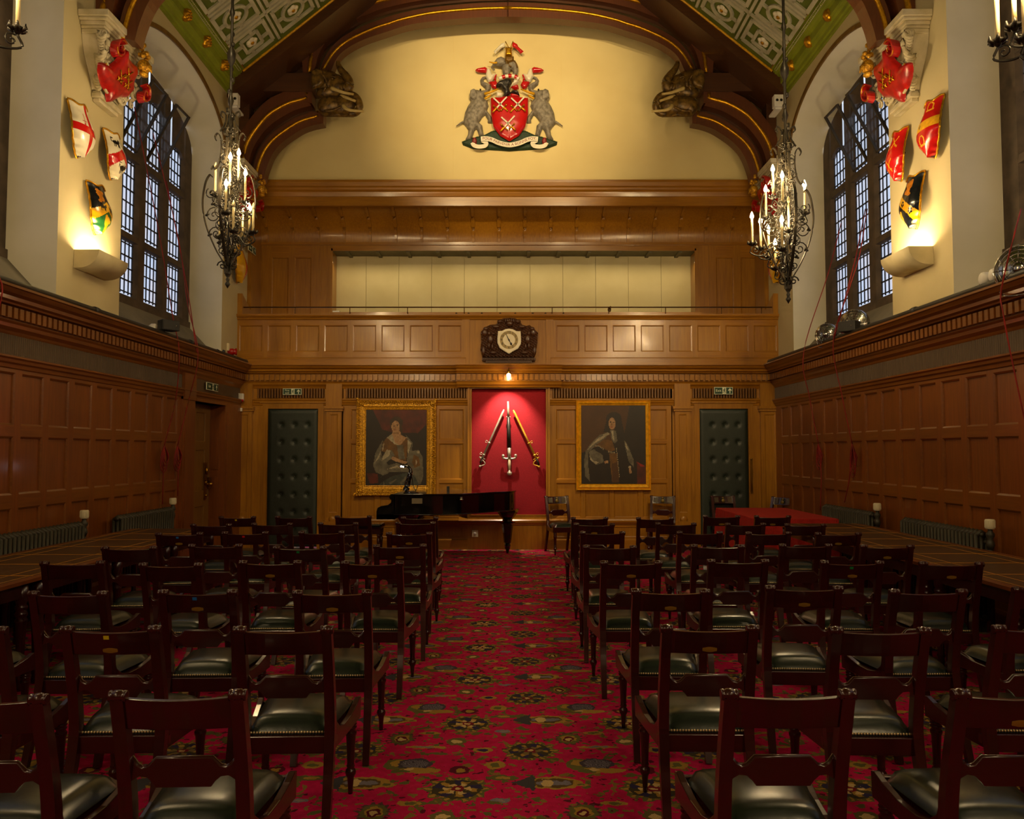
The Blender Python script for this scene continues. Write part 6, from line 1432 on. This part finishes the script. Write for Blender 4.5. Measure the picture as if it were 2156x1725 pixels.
# ---------------------------------------------------------------- exit signs, alarms, sockets
def exit_sign(origin, rz, w, h, lines, lb):
    root = empty('exit_sign', origin, rz); tag(root, lb, 'sign', 'green exit signs')
    m = MB(); m.box(-w / 2, w / 2, -.012, 0, -h / 2, h / 2, 0); m.box(-w / 2 + .008, w / 2 - .008, -.0135, -.012, -h / 2 + .008, h / 2 - .008, 1); m.build('plate', [SIGNW, SIGNG], root)
    m = MB()
    for i, t in enumerate(lines):
        v, f = text_mesh(t, h * (.5 if len(lines) == 1 else .44)); m.add([(-w * .27 + x, -.0145 - z, (0 if len(lines) == 1 else (.18 - .38 * i) * h) + y) for x, y, z in v], f)
    m.build('lettering', SIGNW, root)
    m = MB(); q = lambda pts: [(x * h + w * .04, z * h) for x, z in pts]
    m.box(w * .04 - .26 * h, w * .04 + .26 * h, -.0142, -.0135, -h * .42, h * .42, 1)
    m.ball((w * .04 + .06 * h, -.015, .27 * h), (.07 * h, .002, .07 * h), 10, 6, 0)
    for pl in ([(-.05, .18), (.1, .2), (.04, -.04), (-.08, -.06)], [(.04, -.02), (.16, -.12), (.1, -.36), (.04, -.34), (.08, -.14), (-.04, -.06)], [(-.06, -.04), (.0, -.06), (-.1, -.26), (-.24, -.28), (-.24, -.22), (-.13, -.2)], [(.08, .18), (.22, .04), (.18, .0), (.06, .12)], [(-.02, .18), (-.18, .14), (-.2, .0), (-.14, .0), (-.12, .1), (0, .12)]): m.prism(q(pl), 'y', -.0155, -.0142, 2)
    m.build('running_figure', [SIGNG, SIGNW, SIGNG], root)
    m = MB(); q = lambda pts: [(x * h + w * .34, z * h) for x, z in pts]
    m.prism(q([(-.06, -.34), (.06, -.34), (.06, .08), (.2, -.04), (.26, .04), (0, .36), (-.26, .04), (-.2, -.04), (-.06, .08)]), 'y', -.015, -.0135); m.build('arrow', SIGNW, root)
c = at(615.5, 825, Y=YE - .04); exit_sign(c, 0, .305, .105, ['Fire', 'exit'], 'green sign reading Fire exit above the padded door beside the woman portrait')
c = at(1523, 823, Y=YE - .04); exit_sign(c, 0, .305, .12, ['Exit'], 'green sign reading Exit above the padded door beside the red table')
c = at(446, 815, X=-XP + .03); exit_sign(c, PI / 2, .46, .11, ['Exit'], 'green exit sign over the oak side door in the wainscot')
c = at(530, 525, X=-4.37); exit_sign(c, PI / 2, .40, .12, ['Exit'], 'small exit sign up in the gallery behind the chandelier')
c = at(505, 838, Y=YE - .1); root = empty('alarm_unit', c); tag(root, 'white fire-alarm unit with a red beacon on the corner pilaster', 'alarm')
m = MB(); m.box(-.075, .0, -.05, 0, -.075, .075); m.build('backbox', WHITEPL, root, bevel=.006); m = MB(); m.box(.0, .075, -.06, 0, -.06, .07); m.build('beacon_case', WHITEPL, root, bevel=.012); m = MB(); m.ball((.06, -.05, -.045), (.018, .02, .025)); m.build('beacon', REDPL, root)
c = at(507, 863, Y=YE - .1); root = empty('sensor', c); tag(root, 'small white sensor below the alarm unit on the corner pilaster', 'sensor'); m = MB(); m.box(-.03, .03, -.04, 0, -.03, .03); m.build('case', WHITEPL, root, bevel=.006); m = MB(); m.tube([(-.0, -.01, -.03), (-.015, .0, -.1), (-.015, .0, -1.6)], .008, 6); m.build('cable', DARKPL, root)
c = at(487, 741, Y=13.0); root = empty('alarm_sounder', c); tag(root, 'red alarm sounder standing on the ledge in the corner by the gallery', 'alarm'); m = MB(); m.lathe([(.0, -.09), (.05, -.09), (.055, .03), (.04, .05), (.06, .08), (.0, .09)], (0, 0, 0), 16, 0, Matrix.Rotation(PI / 2, 4, 'Y')); m.build('horn', REDPL, root); m = MB(); m.box(-.03, .03, -.03, .03, -.08, -.05); m.build('foot', DARKPL, root)
c = at(480, 731, Y=12.95); m = MB(); m.box(-.025, .025, -.03, .03, -.06, .06); o = m.build('wall_box', IVORYP, None, c, bevel=.004); tag(o, 'small ivory switch box on the wall above the red sounder', 'box')
c = at(1000, 1124, Y=YE - .055); root = empty('wall_socket', c); tag(root, 'white socket on the plinth below the red panel beneath the piano', 'socket'); m = MB(); m.box(-.05, .05, -.01, .03, -.055, .055); m.build('face_plate', IVORYP, root, bevel=.006); m = MB(); m.ball((0, -.012, .0), (.022, .008, .026)); m.build('plug', WHITEPL, root)

# ---------------------------------------------------------------- things on the ledges
def fan(c, r, rz, lb):
    root = empty('fan', c, rz); tag(root, lb, 'fan', 'chrome fans on the ledge'); R = Matrix.Rotation(PI / 2, 4, 'X')
    m = MB(); m.lathe([(r * .96, -.04), (r, -.03), (r, .03), (r * .96, .04)], (0, 0, 0), 28, 0, R); m.build('drum', CHROME, root)
    m = MB()
    for k in range(5): q = r * (.25 + .17 * k); m.tube([(q * math.cos(a), -.065 + .02 * (q / r) ** 2, q * math.sin(a)) for a in [2 * PI * i / 24 for i in range(24)]], .003, 4, 0, True)
    for k in range(12): a = 2 * PI * k / 12; m.tube([(.04 * math.cos(a), -.068, .04 * math.sin(a)), (r * math.cos(a), -.04, r * math.sin(a))], .003, 4)
    m.build('grille', CHROME, root)
    m = MB()
    for k in range(4): a = PI / 2 * k; m.add([(.03 * math.cos(a), -.02, .03 * math.sin(a)), (r * .85 * math.cos(a - .4), -.04, r * .85 * math.sin(a - .4)), (r * .88 * math.cos(a + .45), .04, r * .88 * math.sin(a + .45)), (.03 * math.cos(a + .8), .02, .03 * math.sin(a + .8))], [(0, 1, 2, 3)])
    m.build('blade', plain('fan_blade', '#6e675a', '#575044', .3, .8), root); m = MB(); m.ball((0, -.055, 0), (r * .24, .015, r * .24)); m.ball((0, .05, 0), (r * .2, .05, r * .2)); m.build('hub', CHROME, root)
    m = MB(); m.tube(smooth_path([(-r * 1.05, 0, 0), (-r * .8, .0, -r * .9), (-r * .4, -.1, -r * 1.15), (r * .4, -.1, -r * 1.15), (r * .8, 0, -r * .9), (r * 1.05, 0, 0)], 5), .009, 6); m.tube([(-r * .6, .12, -r * 1.15), (-r * .7, 0, -r)], .009, 6); m.tube([(r * .6, .12, -r * 1.15), (r * .7, 0, -r)], .009, 6); m.build('stand', CHROME, root)
fan(at(1741, 705, X=4.27), .15, -.75, 'chrome floor fan on the ledge at the far window, in front of the wall'); fan(at(1799, 683, X=4.40), .19, -.9, 'chrome fan standing behind the black speaker on the ledge'); fan(at(2150, 566, X=4.30), .20, -.9, 'chrome fan on the ledge at the near window edge')
def speaker(c, rz, lb):
    root = empty('speaker', c, rz); root.scale = (.72, .72, .72); tag(root, lb, 'speaker', 'black speakers on the ledges')
    m = MB(); m.prism([(-.16, -.1), (.16, -.1), (.13, .12), (-.13, .12)], 'z', -.09, .09); m.build('cabinet', DARKPL, root, bevel=.01); m = MB(); m.box(-.145, .145, -.105, -.1, -.075, .075); m.build('grille', plain('speaker_grille', '#26241f', '#1e1c18', .6, scale=80), root); m = MB(); m.ball((.09, -.106, .0), (.012, .004, .014)); m.build('badge', CHROME, root)
    m = MB(); m.tube([(-.05, .02, -.09), (-.05, .03, -.16)], .012, 6); m.build('bracket', DARKPL, root)
speaker(at(354, 686, X=-4.20), .95, 'black speaker on the ledge below the window on the door side'); speaker(at(1789, 688, X=4.22), -.95, 'black speaker on the ledge in front of a chrome fan')
def twin(c, rz, lb, r=.058, d=.15):
    root = empty('emergency_light', c, rz); tag(root, lb, 'emergency light', 'twin-head emergency lights'); m = MB(); m.box(-.2, .2, -.05, .05, -.16, -.08); m.build('battery_box', IVORYP, root, bevel=.006)
    for x in (-d / 2, d / 2):
        m = MB(); m.lathe([(.0, .03), (r * .9, .03), (r, .02), (r, -.03), (r * .6, -.06), (0, -.065)], (x, 0, 0), 18, 0, Matrix.Identity(4)) if False else m.lathe([(.0, .035), (r * .6, .034), (r * .92, .025), (r, .012), (r, -.03), (r * .6, -.06), (0, -.065)], (0, 0, 0), 18, 0, Matrix.Translation((x, 0, 0)) @ Matrix.Rotation(PI / 2, 4, 'X'))
        m.tube([(x, 0, -r), (x, 0, -.09)], .01, 6); m.build('lamp_head', WHITEPL, root)
twin(at(2083, 583, X=4.26), -PI / 2, 'white twin-head emergency light on the ledge near the single fan'); twin(at(330, 692, X=-4.38), PI / 2, 'white twin-head emergency light half behind the black speaker on the door side', .05, .15)
for k, (px, py) in enumerate(((455, 744), (468, 746))): m = MB(); q = at(px, py, X=-4.24); m.tube([q, q + Vector((.03, .0, .06 if k else .055)) * (1 if k else 1)], .022, 8); m.tube([q, q - Vector((0, 0, .04))], .012, 6); tag(m.build('spot_head', DARKPL), 'small black spot lamp on the door-side ledge, %s the corner' % ('nearer' if k else 'farther from'), 'lamp')
c = at(708, 660, Y=GY + .12); m = MB(); m.box(-.055, .055, -.03, .03, -.04, .04); tag(m.build('paper_box', WHITEPL, None, c), 'small white box on the gallery ledge behind the rail', 'box')
c = at(1283, 652, Y=GY + .1); m = MB(); m.ball((0, 0, 0), (.03, .03, .045)); m.ball((.02, 0, .04), (.018, .018, .02)); tag(m.build('lamp_clip', BRONZE, None, c), 'tiny bronze clip lamp fixed to the gallery rail', 'lamp')
SKY=.28;EXPO=2.1
# ---------------------------------------------------------------- light
w = bpy.data.worlds.new('overcast_sky'); SC.world = w; w.use_nodes = True
t = w.node_tree; bg = t.nodes['Background']
tc = t.nodes.new('ShaderNodeTexCoord'); sx = t.nodes.new('ShaderNodeSeparateXYZ'); t.links.new(tc.outputs['Generated'], sx.inputs[0])
t.links.new(mixc(t, ramp(t, sx.outputs[2], -.1, .6), (.62, .68, .86, 1), (.80, .88, 1, 1)), bg.inputs[0]); bg.inputs[1].default_value = SKY
for sg in (-1, 1):
    for c in WINS:
        l = bpy.data.lights.new('window_portal', 'AREA'); l.shape = 'RECTANGLE'; l.size = 3.2; l.size_y = 3.3; l.cycles.is_portal = True
        o = bpy.data.objects.new('window_portal', l); COL.objects.link(o); o.location = (sg * 5.15, c, 5.2); o.rotation_euler = (0, sg * PI / 2, 0)
def spot(loc, target, watts, size, color=(1, .78, .48), rad=.06, blend=.5):
    l = bpy.data.lights.new('spot', 'SPOT'); l.energy = watts; l.spot_size = math.radians(size); l.spot_blend = blend; l.color = color; l.shadow_soft_size = rad
    o = bpy.data.objects.new('spot', l); COL.objects.link(o); o.location = loc
    o.rotation_euler = (Vector(target) - Vector(loc)).to_track_quat('-Z', 'Y').to_euler(); return o
def area(loc, target, watts, sx_, sy_, color=(1, .78, .48), spread=180):
    l = bpy.data.lights.new('area', 'AREA'); l.energy = watts; l.shape = 'RECTANGLE'; l.size = sx_; l.size_y = sy_; l.color = color; l.spread = math.radians(spread)
    o = bpy.data.objects.new('area', l); COL.objects.link(o); o.location = loc
    o.rotation_euler = (Vector(target) - Vector(loc)).to_track_quat('-Z', 'Y').to_euler(); return o
# unseen spotlights aimed at the arms and the end wall
W = (1, .73, .37)
spot((-1.6, 4.4, 8.2), (.1, 13.9, 7.7), 420, 34, W, .1, 1); spot((1.6, 4.4, 8.2), (.1, 13.9, 7.9), 420, 34, W, .1, 1)  # pair assumed from the bright halo around the arms
spot((-2.2, 4.4, 8.2), (-1.9, 13.4, 2.6), 230, 36, W, .1, 1); spot((2.2, 4.4, 8.2), (1.9, 13.4, 2.6), 230, 36, W, .1, 1)  # pair added to brighten the lower end wall
# unseen point lights added behind the camera to brighten floor and chair backs
for x in (-3.06, 3.06):
    for y in (-.35, -4.2):
        p_ = bpy.data.lights.new('far_chandelier', 'POINT'); p_.energy = 26; p_.color = (1, .74, .4); p_.shadow_soft_size = .3
        o = bpy.data.objects.new('far_chandelier', p_); COL.objects.link(o); o.location = (x, y, 4.3)
# gallery lamps behind the parapet
for x in (-2.6, 0, 2.6): area((x, 14.62, 5.0), (x, 14.9, 3.2), 1.5, 2.5, .1, W)
SC.view_settings.view_transform = 'Standard'; SC.view_settings.look = 'None'; SC.view_settings.gamma = 1; SC.view_settings.use_curve_mapping = False
SC.view_settings.exposure = EXPO
SC.cycles.use_denoising = True; SC.cycles.max_bounces = 8; SC.cycles.transparent_max_bounces = 8; SC.cycles.sample_clamp_indirect = 6
SC.cycles.use_light_tree = True
spot((.0, 13.05, 2.80), (0, 13.48, 1.9), 40, 80, (1, .76, .55), .02, .7)
